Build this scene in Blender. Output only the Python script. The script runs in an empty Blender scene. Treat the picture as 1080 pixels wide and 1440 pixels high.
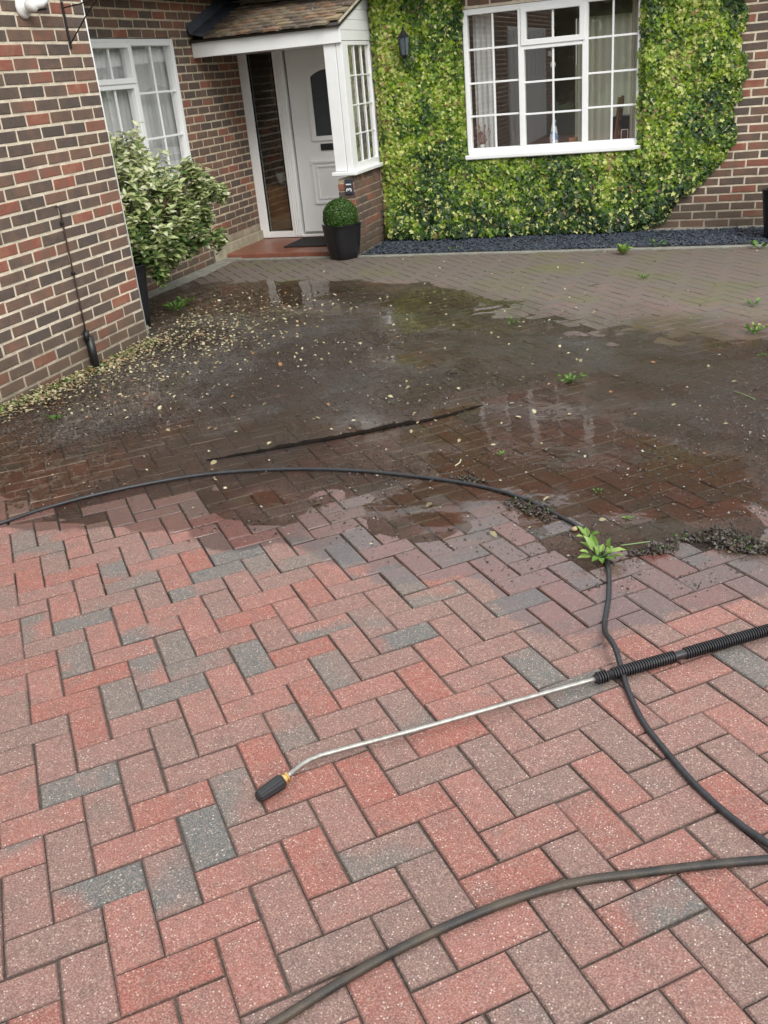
import bpy, bmesh, math, random
import numpy as np
from mathutils import Vector, Matrix, noise
random.seed(7); rng = np.random.default_rng(7)
S = bpy.context.scene
COL = S.collection

# ---------------------------------------------------------------- camera
CAMP = Vector((3.924047, -5.731628, 1.537116))
RX = Vector((0.94332002, 0.32075037, -0.08524407))
RD = Vector((0.06463930, -0.42949142, -0.90075462))
RF = Vector((-0.32552897, 0.84418974, -0.42588094))
F = 1306.0
cd = bpy.data.cameras.new('camera'); cam = bpy.data.objects.new('camera', cd); COL.objects.link(cam)
m = Matrix((RX, -RD, -RF)).transposed().to_4x4(); m.translation = CAMP
cam.matrix_world = m
cd.sensor_fit = 'VERTICAL'; cd.sensor_height = 36; cd.sensor_width = 27; cd.lens = 36*F/1440
cd.clip_start = .05; cd.clip_end = 500
S.camera = cam
# ---------------------------------------------------------------- world / sun / exposure
W = bpy.data.worlds.new('World'); S.world = W; W.use_nodes = True
nt = W.node_tree; nt.nodes.clear()
sky = nt.nodes.new('ShaderNodeTexSky'); sky.sky_type = 'NISHITA'; sky.sun_disc = False
SUN_EL, SUN_ROT = math.radians(42), math.radians(136)
sky.sun_elevation = SUN_EL; sky.sun_rotation = SUN_ROT; sky.dust_density = 4; sky.air_density = 1.0; sky.ozone_density = 1.0
hs = nt.nodes.new('ShaderNodeHueSaturation'); hs.inputs['Saturation'].default_value = .22; hs.inputs['Value'].default_value = 1.0
bg = nt.nodes.new('ShaderNodeBackground'); bg.inputs['Strength'].default_value = .15
wo = nt.nodes.new('ShaderNodeOutputWorld')
nt.links.new(sky.outputs[0], hs.inputs['Color'])
# even cloud deck in front of the clear sky, brighter overhead than at the horizon as a real overcast is
tc = nt.nodes.new('ShaderNodeTexCoord'); sx = nt.nodes.new('ShaderNodeSeparateXYZ'); nt.links.new(tc.outputs['Generated'], sx.inputs[0])
mrz = nt.nodes.new('ShaderNodeMapRange'); nt.links.new(sx.outputs[2], mrz.inputs[0]); mrz.inputs[3].default_value = 2.6; mrz.inputs[4].default_value = 7.0
cb = nt.nodes.new('ShaderNodeCombineColor')
nz = nt.nodes.new('ShaderNodeTexNoise'); nz.inputs['Scale'].default_value = 2.2; nz.inputs['Detail'].default_value = 4; nt.links.new(tc.outputs['Generated'], nz.inputs['Vector'])
nr = nt.nodes.new('ShaderNodeMapRange'); nt.links.new(nz.outputs['Fac'], nr.inputs[0]); nr.inputs[1].default_value = .3; nr.inputs[2].default_value = .7; nr.inputs[3].default_value = .8; nr.inputs[4].default_value = 1.2
mm = nt.nodes.new('ShaderNodeMath'); mm.operation = 'MULTIPLY'; nt.links.new(mrz.outputs[0], mm.inputs[0]); nt.links.new(nr.outputs[0], mm.inputs[1])
for k, q in enumerate((.97, 1.0, 1.045)):
    mk = nt.nodes.new('ShaderNodeMath'); mk.operation = 'MULTIPLY'; nt.links.new(mm.outputs[0], mk.inputs[0]); mk.inputs[1].default_value = q; nt.links.new(mk.outputs[0], cb.inputs[k])
mxs = nt.nodes.new('ShaderNodeMix'); mxs.data_type = 'RGBA'; mxs.inputs[0].default_value = .8
nt.links.new(hs.outputs[0], mxs.inputs[6]); nt.links.new(cb.outputs[0], mxs.inputs[7]); nt.links.new(mxs.outputs[2], bg.inputs['Color']); nt.links.new(bg.outputs[0], wo.inputs['Surface'])
sl = bpy.data.lights.new('sun', 'SUN'); sl.energy = 1.1; sl.angle = math.radians(26); sl.color = (1, .965, .91)
so = bpy.data.objects.new('sun', sl); COL.objects.link(so)
sd = Vector((math.sin(SUN_ROT)*math.cos(SUN_EL), math.cos(SUN_ROT)*math.cos(SUN_EL), math.sin(SUN_EL)))
so.rotation_euler = sd.to_track_quat('Z', 'Y').to_euler(); so.location = (8, -8, 12)
S.view_settings.view_transform = 'Standard'; S.view_settings.look = 'None'
S.view_settings.exposure = .88; S.view_settings.gamma = 1; S.view_settings.use_curve_mapping = False
S.render.engine = 'CYCLES'
S.cycles.max_bounces = 8; S.cycles.transparent_max_bounces = 12; S.cycles.glossy_bounces = 4; S.cycles.diffuse_bounces = 3

# ---------------------------------------------------------------- ground height
GO = (2.96231243, -4.83529600, -.0011671); GN = (-.03048504, .02627518, .99918981)
def clip(a, lo=0., hi=1.): return max(lo, min(hi, a))
def g(X, Y):
    p = GO[2]-(GN[0]*(X-GO[0])+GN[1]*(Y-GO[1]))/GN[2]
    b = -.085+.05*clip((-.7-Y)/1.0)*clip(1-X/.6)
    k = .01; t = (p-b)/k
    return b+k*(t if t > 30 else math.log1p(math.exp(t)))
UX, UY = .74621007, .66568975
VX, VY = -.66501217, .74576589
nu = math.hypot(UX, UY); UX /= nu; UY /= nu; VX, VY = -UY, UX
def d2w(x, y): return GO[0]+.1*(UX*x+VX*y), GO[1]+.1*(UY*x+VY*y)
def frame_at(X, Y):
    e = .03
    n = Vector((-(g(X+e, Y)-g(X-e, Y))/(2*e), -(g(X, Y+e)-g(X, Y-e))/(2*e), 1)).normalized()
    u = Vector((UX, UY, 0)); u = (u-n*u.dot(n)).normalized(); v = n.cross(u)
    return u, v, n
def proj(p):
    d = Vector(p)-CAMP; z = d.dot(RF)
    if z < .1: return None
    return 540+F*d.dot(RX)/z, 720+F*d.dot(RD)/z, z
def ray(u, v, ax, val):
    r = RX*((u-540)/F)+RD*((v-720)/F)+RF
    return CAMP+r*((val-CAMP[ax])/r[ax])
def gpt(u, v, dz=0):
    z = -.05
    for _ in range(25):
        P = ray(u, v, 2, z); z = g(P.x, P.y)+dz
    return P

# ---------------------------------------------------------------- materials
def inp(n, k, v):
    if k in n.inputs: n.inputs[k].default_value = v
class Mat:
    def __init__(s, name, col=(.5, .5, .5), rough=.6, metal=0., spec=.5):
        s.m = bpy.data.materials.new(name); s.m.use_nodes = True; s.t = s.m.node_tree; s.b = s.t.nodes['Principled BSDF']
        s.b.inputs['Base Color'].default_value = (*col, 1); s.b.inputs['Roughness'].default_value = rough
        s.b.inputs['Metallic'].default_value = metal; inp(s.b, 'Specular IOR Level', spec)
        s.out = s.t.nodes['Material Output']
    def N(s, ty, **kw):
        n = s.t.nodes.new(ty)
        for k, v in kw.items(): setattr(n, k, v)
        return n
    def L(s, a, b): s.t.links.new(a, b)
    def pos(s):
        return s.N('ShaderNodeNewGeometry').outputs['Position']
    def noise(s, vec, scale, detail=3, rough=.55):
        n = s.N('ShaderNodeTexNoise'); n.inputs['Scale'].default_value = scale; n.inputs['Detail'].default_value = detail
        n.inputs['Roughness'].default_value = rough
        if vec is not None: s.L(vec, n.inputs['Vector'])
        return n.outputs['Fac']
    def ramp(s, fac, stops, interp='LINEAR'):
        r = s.N('ShaderNodeValToRGB'); r.color_ramp.interpolation = interp
        e = r.color_ramp.elements
        while len(e) < len(stops): e.new(.5)
        for el, (p, c) in zip(e, stops):
            el.position = p; el.color = (*c, 1) if len(c) == 3 else c
        s.L(fac, r.inputs['Fac']); return r.outputs['Color']
    def mr(s, v, a, b, c=0., d=1., smooth=False):
        n = s.N('ShaderNodeMapRange'); n.interpolation_type = 'SMOOTHSTEP' if smooth else 'LINEAR'
        s.L(v, n.inputs['Value'])
        for k, x in zip(('From Min', 'From Max', 'To Min', 'To Max'), (a, b, c, d)): n.inputs[k].default_value = x
        return n.outputs['Result']
    def mix(s, f, a, b, mode='MIX'):
        n = s.N('ShaderNodeMix', data_type='RGBA', blend_type=mode)
        for v, i in ((f, 0), (a, 6), (b, 7)):
            if isinstance(v, (int, float)): n.inputs[i].default_value = v
            elif isinstance(v, tuple): n.inputs[i].default_value = (*v, 1)
            else: s.L(v, n.inputs[i])
        return n.outputs[2]
    def math(s, op, a, b=0.):
        n = s.N('ShaderNodeMath', operation=op)
        for v, i in ((a, 0), (b, 1)):
            if isinstance(v, (int, float)): n.inputs[i].default_value = v
            else: s.L(v, n.inputs[i])
        return n.outputs[0]
    def attr(s, name='tint'):
        a = s.N('ShaderNodeAttribute', attribute_name=name); sp = s.N('ShaderNodeSeparateColor'); s.L(a.outputs['Color'], sp.inputs[0]); s.alpha = a.outputs['Alpha']
        return sp.outputs[0], sp.outputs[1], sp.outputs[2], a.outputs['Color']
    def bump(s, h, dist=.002, strength=1.):
        b = s.N('ShaderNodeBump'); b.inputs['Distance'].default_value = dist; b.inputs['Strength'].default_value = strength
        s.L(h, b.inputs['Height']); s.L(b.outputs[0], s.b.inputs['Normal']); return b
    def base(s, c): s.L(c, s.b.inputs['Base Color'])
    def rough(s, r): s.L(r, s.b.inputs['Roughness'])
    def vadd(s, v, o, k):
        m1 = s.N('ShaderNodeVectorMath', operation='SCALE'); s.L(o, m1.inputs[0]); m1.inputs['Scale'].default_value = k
        m2 = s.N('ShaderNodeVectorMath', operation='ADD'); s.L(v, m2.inputs[0]); s.L(m1.outputs[0], m2.inputs[1]); return m2.outputs[0]

def simple(name, col, rough=.5, metal=0, nscale=0, namp=.15, bump=0, spec=.5):
    M = Mat(name, col, rough, metal, spec)
    if nscale:
        n = M.noise(M.pos(), nscale, 4)
        M.base(M.mix(M.mr(n, .3, .7), tuple(c*(1-namp) for c in col), tuple(min(1, c*(1+namp)) for c in col)))
        if bump: M.bump(n, bump)
    return M.m

def wet_nodes(M):
    """world-space wet band: 1 where the drive is wet"""
    p = M.pos(); sp = M.N('ShaderNodeSeparateXYZ'); M.L(p, sp.inputs[0])
    x = M.mr(sp.outputs[0], -1.5, 5.); y = sp.outputs[1]
    def curve(pts):
        c = M.N('ShaderNodeFloatCurve'); cu = c.mapping.curves[0]
        P = [((a+1.5)/6.5, (b+4)/7) for a, b in pts]
        cu.points[0].location = P[0]; cu.points[1].location = P[-1]
        for q in P[1:-1]: cu.points.new(*q)
        for q in cu.points: q.handle_type = 'AUTO'
        c.mapping.update(); M.L(x, c.inputs['Value'])
        return M.mr(c.outputs[0], 0, 1, -4, 3)
    near = curve(NEAR); far = curve(FAR)
    n1 = M.math('MULTIPLY', M.math('SUBTRACT', M.noise(p, 3.2, 4, .6), .5), .42)
    n2 = M.math('MULTIPLY', M.math('SUBTRACT', M.noise(p, 1.6, 5, .6), .5), 1.3)
    a = M.mr(M.math('ADD', M.math('SUBTRACT', y, near), n1), -.012, .03, smooth=True)
    b = M.mr(M.math('ADD', M.math('SUBTRACT', far, y), n2), -.12, .55, smooth=True)
    return M.math('MULTIPLY', a, b), p, sp
NEAR = [(-1.5, -2.8), (.6, -2.75), (1.07, -2.95), (1.48, -2.88), (1.83, -2.83), (2.2, -3.0), (2.45, -2.92), (2.94, -3.12), (3.12, -3.05), (3.4, -3.3), (3.62, -3.45), (3.8, -3.3), (4.0, -3.14), (4.3, -2.8), (5, -2.5)]
FAR = [(-1.5, 1.9), (0, 1.95), (.7, 1.97), (1.34, 1.8), (1.9, 1.6), (2.4, 1.3), (3.1, 1.0), (3.7, .8), (4.3, .6), (5, .3)]

def m_paver():
    M = Mat('block paving', rough=.8)
    wet, p, sp = wet_nodes(M)
    r1, r2, r3, c = M.attr(); al = M.alpha
    v = M.vadd(p, c, 7.)
    big = M.noise(v, 5.5, 2, .4)
    red = M.ramp(r2, [(0, (.275, .098, .077)), (.3, (.29, .114, .092)), (.5, (.232, .114, .096)), (.75, (.19, .116, .100)), (.9, (.262, .092, .072)), (1, (.295, .078, .056))])
    grey = M.ramp(r3, [(0, (.085, .105, .105)), (.5, (.12, .122, .113)), (1, (.16, .118, .10))])
    gk = M.mr(M.math('ADD', M.math('MULTIPLY', big, .9), r1), .93, 1.13, smooth=True)
    col = M.mix(gk, red, grey)
    # grit: pale and dark aggregate grains
    fine = M.noise(p, 260, 2, .6)
    mid = M.noise(p, 62, 3, .7)
    col = M.mix(M.mr(mid, .3, .7), M.mix(.75, col, (.35, .35, .37), 'MULTIPLY'), M.mix(.35, col, (.5, .38, .33), 'SCREEN'), 'MIX') if False else M.mix(M.mr(mid, .34, .70, .0, .25), col, (.42, .27, .21))
    col = M.mix(M.mr(M.noise(v, 13, 4, .65), .44, .70, 0, .42), col, (.13, .105, .09))
    col = M.mix(M.mr(fine, .5, .68, 0, .45), col, (.09, .07, .06))
    col = M.mix(M.mr(fine, .5, .34, 0, .38), col, (.52, .40, .34))
    vo = M.N('ShaderNodeTexVoronoi'); vo.inputs['Scale'].default_value = 180; M.L(v, vo.inputs['Vector'])
    sc = M.N('ShaderNodeSeparateColor'); M.L(vo.outputs['Color'], sc.inputs[0])
    speck = M.math('MULTIPLY', M.mr(vo.outputs['Distance'], .16, .42, 1, 0), M.mr(sc.outputs[0], .76, .84))
    dark = M.math('MULTIPLY', M.mr(vo.outputs['Distance'], .2, .5, 1, 0), M.mr(sc.outputs[1], .80, .86))
    tone = M.ramp(sc.outputs[2], [(0, (.80, .76, .68)), (.6, (.72, .60, .46)), (1, (.55, .36, .22))])
    col = M.mix(M.math('MULTIPLY', speck, .68), col, tone)
    col = M.mix(M.math('MULTIPLY', dark, .7), col, (.07, .055, .05))
    # large scale soiling and moss, grows towards the far right and the house
    so_ = M.noise(p, .9, 4, .6)
    yy = M.mr(sp.outputs[1], -3.0, 1.5, 0, 1)
    soil = M.math('MULTIPLY', M.mr(M.math('ADD', so_, M.math('MULTIPLY', yy, .45)), .40, .85), yy)
    col = M.mix(M.math('MULTIPLY', soil, .9), col, (.128, .110, .090))
    moss = M.mr(M.math('MULTIPLY', M.noise(p, 1.4, 5, .65), M.mr(sp.outputs[1], -1.2, .6, 0, 1)), .5, .68)
    col = M.mix(M.math('MULTIPLY', moss, .6), col, (.12, .13, .04))
    # silt film in the wet band
    silt = M.math('MULTIPLY', M.mr(M.noise(p, 2.1, 5, .65), .35, .62), M.mr(sp.outputs[1], -3.05, -2.3, 0, .55))
    silt = M.math('MULTIPLY', silt, wet)
    wetcol = M.mix(1., col, (.55, .50, .51), 'MULTIPLY')
    wetcol = M.mix(silt, wetcol, (.095, .070, .045))
    col = M.mix(wet, col, wetcol)
    col = M.mix(M.mr(al, .0, 1., .62, 0), col, (.05, .04, .034))
    M.base(col)
    ro = M.math('SUBTRACT', .86, M.math('MULTIPLY', wet, M.mr(M.noise(p, 9, 3), .3, .7, .46, .62)))
    M.rough(ro); M.L(M.math('MULTIPLY', wet, .75), M.b.inputs['Coat Weight']); inp(M.b, 'Coat Roughness', .16); inp(M.b, 'Coat IOR', 1.45)
    h = M.math('ADD', M.math('MULTIPLY', fine, .5), M.math('ADD', mid, M.math('MULTIPLY', M.noise(p, 25, 2), .6)))
    b = M.bump(h, .0018, .8)
    M.L(M.math('SUBTRACT', 1., M.math('MULTIPLY', wet, .1)), b.inputs['Strength']); inp(M.b, 'IOR', 1.5)
    inp(M.b, 'Specular IOR Level', .4)
    return M.m
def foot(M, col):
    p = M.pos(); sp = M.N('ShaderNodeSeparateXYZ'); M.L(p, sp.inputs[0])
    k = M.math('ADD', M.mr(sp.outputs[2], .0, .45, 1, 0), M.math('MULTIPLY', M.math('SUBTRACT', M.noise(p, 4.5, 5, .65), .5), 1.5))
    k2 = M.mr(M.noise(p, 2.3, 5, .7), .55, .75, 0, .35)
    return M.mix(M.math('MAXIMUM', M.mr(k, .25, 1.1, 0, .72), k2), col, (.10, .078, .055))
def m_brick():
    M = Mat('facing brick', rough=.85)
    p = M.pos(); r1, r2, r3, c = M.attr(); v = M.vadd(p, c, 5.)
    n = M.noise(v, 9, 2, .5)
    f = M.math('ADD', M.math('MULTIPLY', M.math('SUBTRACT', n, .5), .9), r1)
    col = M.ramp(f, [(0, (.084, .068, .060)), (.25, (.122, .086, .068)), (.45, (.175, .105, .074)), (.65, (.225, .11, .075)), (.84, (.28, .092, .062)), (1, (.33, .15, .09))])
    fine = M.noise(p, 90, 4, .65)
    col = M.mix(M.mr(fine, .35, .7, 0, .5), col, M.mix(.5, col, (.27, .21, .17)))
    col = M.mix(M.mr(M.noise(v, 30, 4, .7), .60, .75, 0, .4), col, (.04, .035, .035))
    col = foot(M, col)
    M.base(col); M.bump(M.math('ADD', fine, M.noise(p, 30, 3)), .003, .9); inp(M.b, 'Specular IOR Level', .25)
    return M.m
def m_mortar(name, c):
    M = Mat(name, rough=.95); p = M.pos(); n = M.noise(p, 14, 5, .6); f = M.noise(p, 140, 3, .6)
    col = M.mix(M.mr(n, .3, .7), tuple(x*.72 for x in c), tuple(min(1, x*1.12) for x in c))
    col = M.mix(M.mr(f, .4, .7, 0, .35), col, tuple(x*.5 for x in c))
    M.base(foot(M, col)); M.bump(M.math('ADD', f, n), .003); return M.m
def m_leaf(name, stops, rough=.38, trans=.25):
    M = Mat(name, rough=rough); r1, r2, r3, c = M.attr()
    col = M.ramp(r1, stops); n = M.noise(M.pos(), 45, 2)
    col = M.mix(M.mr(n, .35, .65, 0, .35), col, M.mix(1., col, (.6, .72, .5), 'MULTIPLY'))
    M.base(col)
    tr = M.N('ShaderNodeBsdfTranslucent'); M.L(col, tr.inputs['Color'])
    mx = M.N('ShaderNodeMixShader'); mx.inputs[0].default_value = trans
    M.L(M.b.outputs[0], mx.inputs[1]); M.L(tr.outputs[0], mx.inputs[2]); M.L(mx.outputs[0], M.out.inputs['Surface'])
    inp(M.b, 'Specular IOR Level', .4)
    return M.m
def m_glass(name, tint=(1, 1, 1), refl=1.0):
    M = Mat(name); M.t.nodes.remove(M.b)
    t = M.N('ShaderNodeBsdfTransparent'); t.inputs[0].default_value = (*tint, 1)
    gl = M.N('ShaderNodeBsdfGlossy'); gl.inputs['Roughness'].default_value = .01
    fr = M.N('ShaderNodeFresnel'); fr.inputs['IOR'].default_value = 1.52
    f = M.math('MULTIPLY', fr.outputs[0], 3.4*refl)   # four surfaces of a sealed double-glazed unit
    f = M.math('MINIMUM', f, 1.)
    ge = M.N('ShaderNodeNewGeometry'); f = M.math('MULTIPLY', f, M.math('SUBTRACT', 1., ge.outputs['Backfacing']))
    mx = M.N('ShaderNodeMixShader'); M.L(f, mx.inputs[0]); M.L(t.outputs[0], mx.inputs[1]); M.L(gl.outputs[0], mx.inputs[2]); M.L(mx.outputs[0], M.out.inputs['Surface'])
    return M.m
def m_water():
    M = Mat('silty water', rough=.06)
    p = M.pos(); r1, r2, r3, c = M.attr('silt')
    n = M.noise(p, 30, 5, .7); n2 = M.noise(p, 7, 4, .6)
    col = M.mix(M.mr(n2, .35, .65), (.115, .096, .086), (.138, .116, .080))
    col = M.mix(M.mr(M.noise(p, 60, 5, .85), .52, .60, 0, .75), col, (.24, .22, .215))
    col = M.mix(M.mr(M.noise(M.vadd(p, p, 1.3), 26, 6, .85), .54, .62, 0, .45), col, (.035, .027, .020))
    col = M.mix(M.mr(M.noise(p, 150, 3, .8), .50, .58, 0, .55), col, (.26, .24, .24))
    col = M.mix(M.mr(M.noise(p, 110, 3, .8), .50, .42, 0, .5), col, (.04, .03, .025))
    M.base(col)
    sp = M.noise(p, 55, 6, .85)
    M.rough(M.mr(M.math('MULTIPLY', sp, r2), .16, .42, .02, .36))
    h = M.math('ADD', M.math('MULTIPLY', M.math('MULTIPLY', sp, r2), 2.0), M.math('MULTIPLY', M.noise(p, 10, 2), .06))
    b = M.bump(h, .014, 1.); inp(M.b, 'IOR', 1.6); inp(M.b, 'Specular IOR Level', .5); inp(M.b, 'Coat Weight', .7); inp(M.b, 'Coat Roughness', .30); inp(M.b, 'Coat IOR', 1.5); M.L(b.outputs[0], M.b.inputs['Coat Normal'])
    t = M.N('ShaderNodeBsdfTransparent'); t.inputs[0].default_value = (.95, .88, .77, 1)
    gl = M.N('ShaderNodeBsdfGlossy'); M.L(M.mr(M.math('MULTIPLY', sp, r2), .16, .42, .01, .32), gl.inputs['Roughness']); M.L(b.outputs[0], gl.inputs['Normal'])
    fr = M.N('ShaderNodeFresnel'); fr.inputs['IOR'].default_value = 1.33; M.L(b.outputs[0], fr.inputs['Normal'])
    clear = M.N('ShaderNodeMixShader'); M.L(fr.outputs[0], clear.inputs[0]); M.L(t.outputs[0], clear.inputs[1]); M.L(gl.outputs[0], clear.inputs[2])
    k = M.mr(M.math('ADD', M.math('MULTIPLY', M.math('SUBTRACT', n, .5), .9), r1), .22, .95, .03, .66, smooth=True)
    mx = M.N('ShaderNodeMixShader'); M.L(k, mx.inputs[0]); M.L(clear.outputs[0], mx.inputs[1]); M.L(M.b.outputs[0], mx.inputs[2]); M.L(mx.outputs[0], M.out.inputs['Surface'])
    return M.m
def m_tile():
    M = Mat('clay roof tile', rough=.9); p = M.pos(); r1, r2, r3, c = M.attr(); v = M.vadd(p, c, 4.)
    col = M.ramp(r1, [(0, (.10, .075, .055)), (.35, (.16, .12, .085)), (.6, (.21, .165, .11)), (.8, (.25, .19, .11)), (1, (.20, .10, .06))])
    n = M.noise(v, 9, 3, .6)
    col = M.mix(M.mr(n, .50, .66, 0, .7), col, (.085, .07, .055))
    col = M.mix(M.mr(M.noise(v, 34, 3, .6), .63, .70, 0, .8), col, (.42, .41, .36))
    M.base(col); M.bump(n, .004); return M.m
def m_upvc():
    M = Mat('white upvc', (.86, .86, .85), .32); n = M.noise(M.pos(), 6, 5, .6)
    M.base(M.mix(M.mr(n, .45, .75, 0, .5), (.87, .88, .87), (.78, .78, .75))); return M.m

MT = dict(
 paver=m_paver(), brick=m_brick(), mortar=m_mortar('cream mortar', (.80, .70, .54)), mortar2=m_mortar('weathered mortar', (.62, .53, .38)),
 upvc=m_upvc(), glass=m_glass('window glass'), glass_dark=m_glass('tinted glass', (.75, .78, .76)),
 water=m_water(), tile=m_tile(),
 ivy=m_leaf('ivy leaf', [(0, (.016, .040, .014)), (.3, (.045, .095, .025)), (.50, (.13, .235, .022)), (.74, (.34, .46, .035)), (.95, (.68, .68, .26)), (1, (.33, .20, .10))], .42),
 shrub=m_leaf('variegated leaf', [(0, (.04, .08, .025)), (.3, (.11, .19, .06)), (.50, (.30, .37, .13)), (.70, (.58, .60, .32)), (1, (.80, .79, .60))], .33),
 box=m_leaf('box leaf', [(0, (.025, .065, .012)), (.5, (.075, .16, .028)), (1, (.17, .28, .06))], .4),
 weed=m_leaf('weed leaf', [(0, (.05, .12, .02)), (.5, (.14, .28, .04)), (1, (.36, .46, .14))], .4),
 hedge=m_leaf('hedge leaf', [(0, (.015, .04, .012)), (.6, (.05, .10, .02)), (1, (.10, .16, .04))], .5),
 litter=m_leaf('fallen leaf', [(0, (.16, .13, .07)), (.45, (.40, .34, .19)), (.8, (.58, .52, .36)), (1, (.30, .14, .06))], .5, .1),
 dirt=simple('wet dirt', (.045, .034, .027), .13, 0, 60, .5), ridge=simple('shadow dark silt', (.012, .009, .007), .95, 0, 60, .5, .006, spec=.1), palegrit=simple('pale wet grit', (.30, .27, .24), .25, 0, 60, .3), mud=simple('dark mud', (.040, .028, .019), .4, 0, 40, .5, .004),  # ridge: silt blackened so its colour carries a ledge shadow
 sand=simple('joint sand', (.085, .066, .052), .95, 0, 60, .4, .003),
 slate=simple('blue slate chip', (.042, .052, .070), .45, 0, 25, .45), concrete=simple('grey concrete', (.24, .235, .20), .85, 0, 12, .3, .003),
 conc2=simple('pale render plinth', (.34, .31, .22), .9, 0, 9, .3, .003),
 step=simple('red quarry tile', (.22, .085, .055), .4, 0, 8, .2), black=simple('black glazed ceramic', (.012, .012, .014), .28, 0, 5, .3),
 blackplastic=simple('black plastic', (.018, .018, .02), .38, 0, 30, .3), rubber=simple('black rubber hose', (.022, .023, .026), .42, 0, 50, .4),
 iron=simple('black iron', (.015, .014, .014), .5, .2, 60, .3), lead=simple('lead flashing', (.085, .095, .115), .6, .2, 8, .3, .003),
 white=simple('white plastic', (.78, .78, .76), .35), soffit=simple('dark soffit', (.035, .028, .022), .8),
 steel=simple('worn steel', (.36, .35, .32), .5, .8, 60, .25, .0006), brass=simple('brass', (.72, .50, .20), .32, .9, 60, .2),
 twig=simple('twig bark', (.10, .065, .04), .9, 0, 30, .3), soil=simple('soil', (.04, .028, .02), .95, 0, 40, .4),
 room=simple('interior wall', (.30, .27, .22), .9), roomfloor=simple('interior floor', (.12, .07, .045), .7),
 wood=simple('brown wood', (.34, .15, .06), .4, 0, 6, .3), darkwood=simple('dark red wood', (.075, .022, .015), .3, 0, 6, .3),
 porcelain=simple('white glazed pot', (.62, .62, .58), .25), slateplate=simple('slate plate', (.035, .045, .06), .6),
 grass=simple('rough lawn', (.06, .10, .03), .95, 0, 3, .4), asphalt=simple('asphalt', (.05, .05, .05), .9, 0, 30, .3),
 mat=simple('black coir mat', (.015, .014, .013), .98, 0, 120, .5, .004),
 doorpaint=simple('white door', (.82, .83, .82), .35), frosted=simple('obscure door glass', (.035, .042, .045), .18),
 dark=simple('black gap', (.006, .006, .006), .8), pebble=simple('ochre pebble', (.36, .27, .16), .7, 0, 50, .3),
 gutter=simple('drain pipe black', (.012, .012, .012), .4), rust=simple('brown cable', (.05, .028, .02), .6),
)
def m_cloth(name, c, tr=.35):
    M = Mat(name, c, .9); t = M.N('ShaderNodeBsdfTranslucent'); t.inputs[0].default_value = (*c, 1)
    mx = M.N('ShaderNodeMixShader'); mx.inputs[0].default_value = tr
    M.L(M.b.outputs[0], mx.inputs[1]); M.L(t.outputs[0], mx.inputs[2]); M.L(mx.outputs[0], M.out.inputs['Surface']); return M.m
MT['net'] = m_cloth('net curtain', (.86, .88, .86)); MT['curtain'] = m_cloth('cream curtain', (.84, .80, .66))
def m_hose2():
    M = Mat('braided brown hose', (.1, .08, .05), .5); w = M.noise(M.pos(), 9, 3); f = M.noise(M.pos(), 320, 2)
    M.base(M.mix(M.mr(w, .4, .65), (.020, .019, .018), (.075, .056, .036))); M.bump(f, .001); return M.m
MT['hose2'] = m_hose2()

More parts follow.
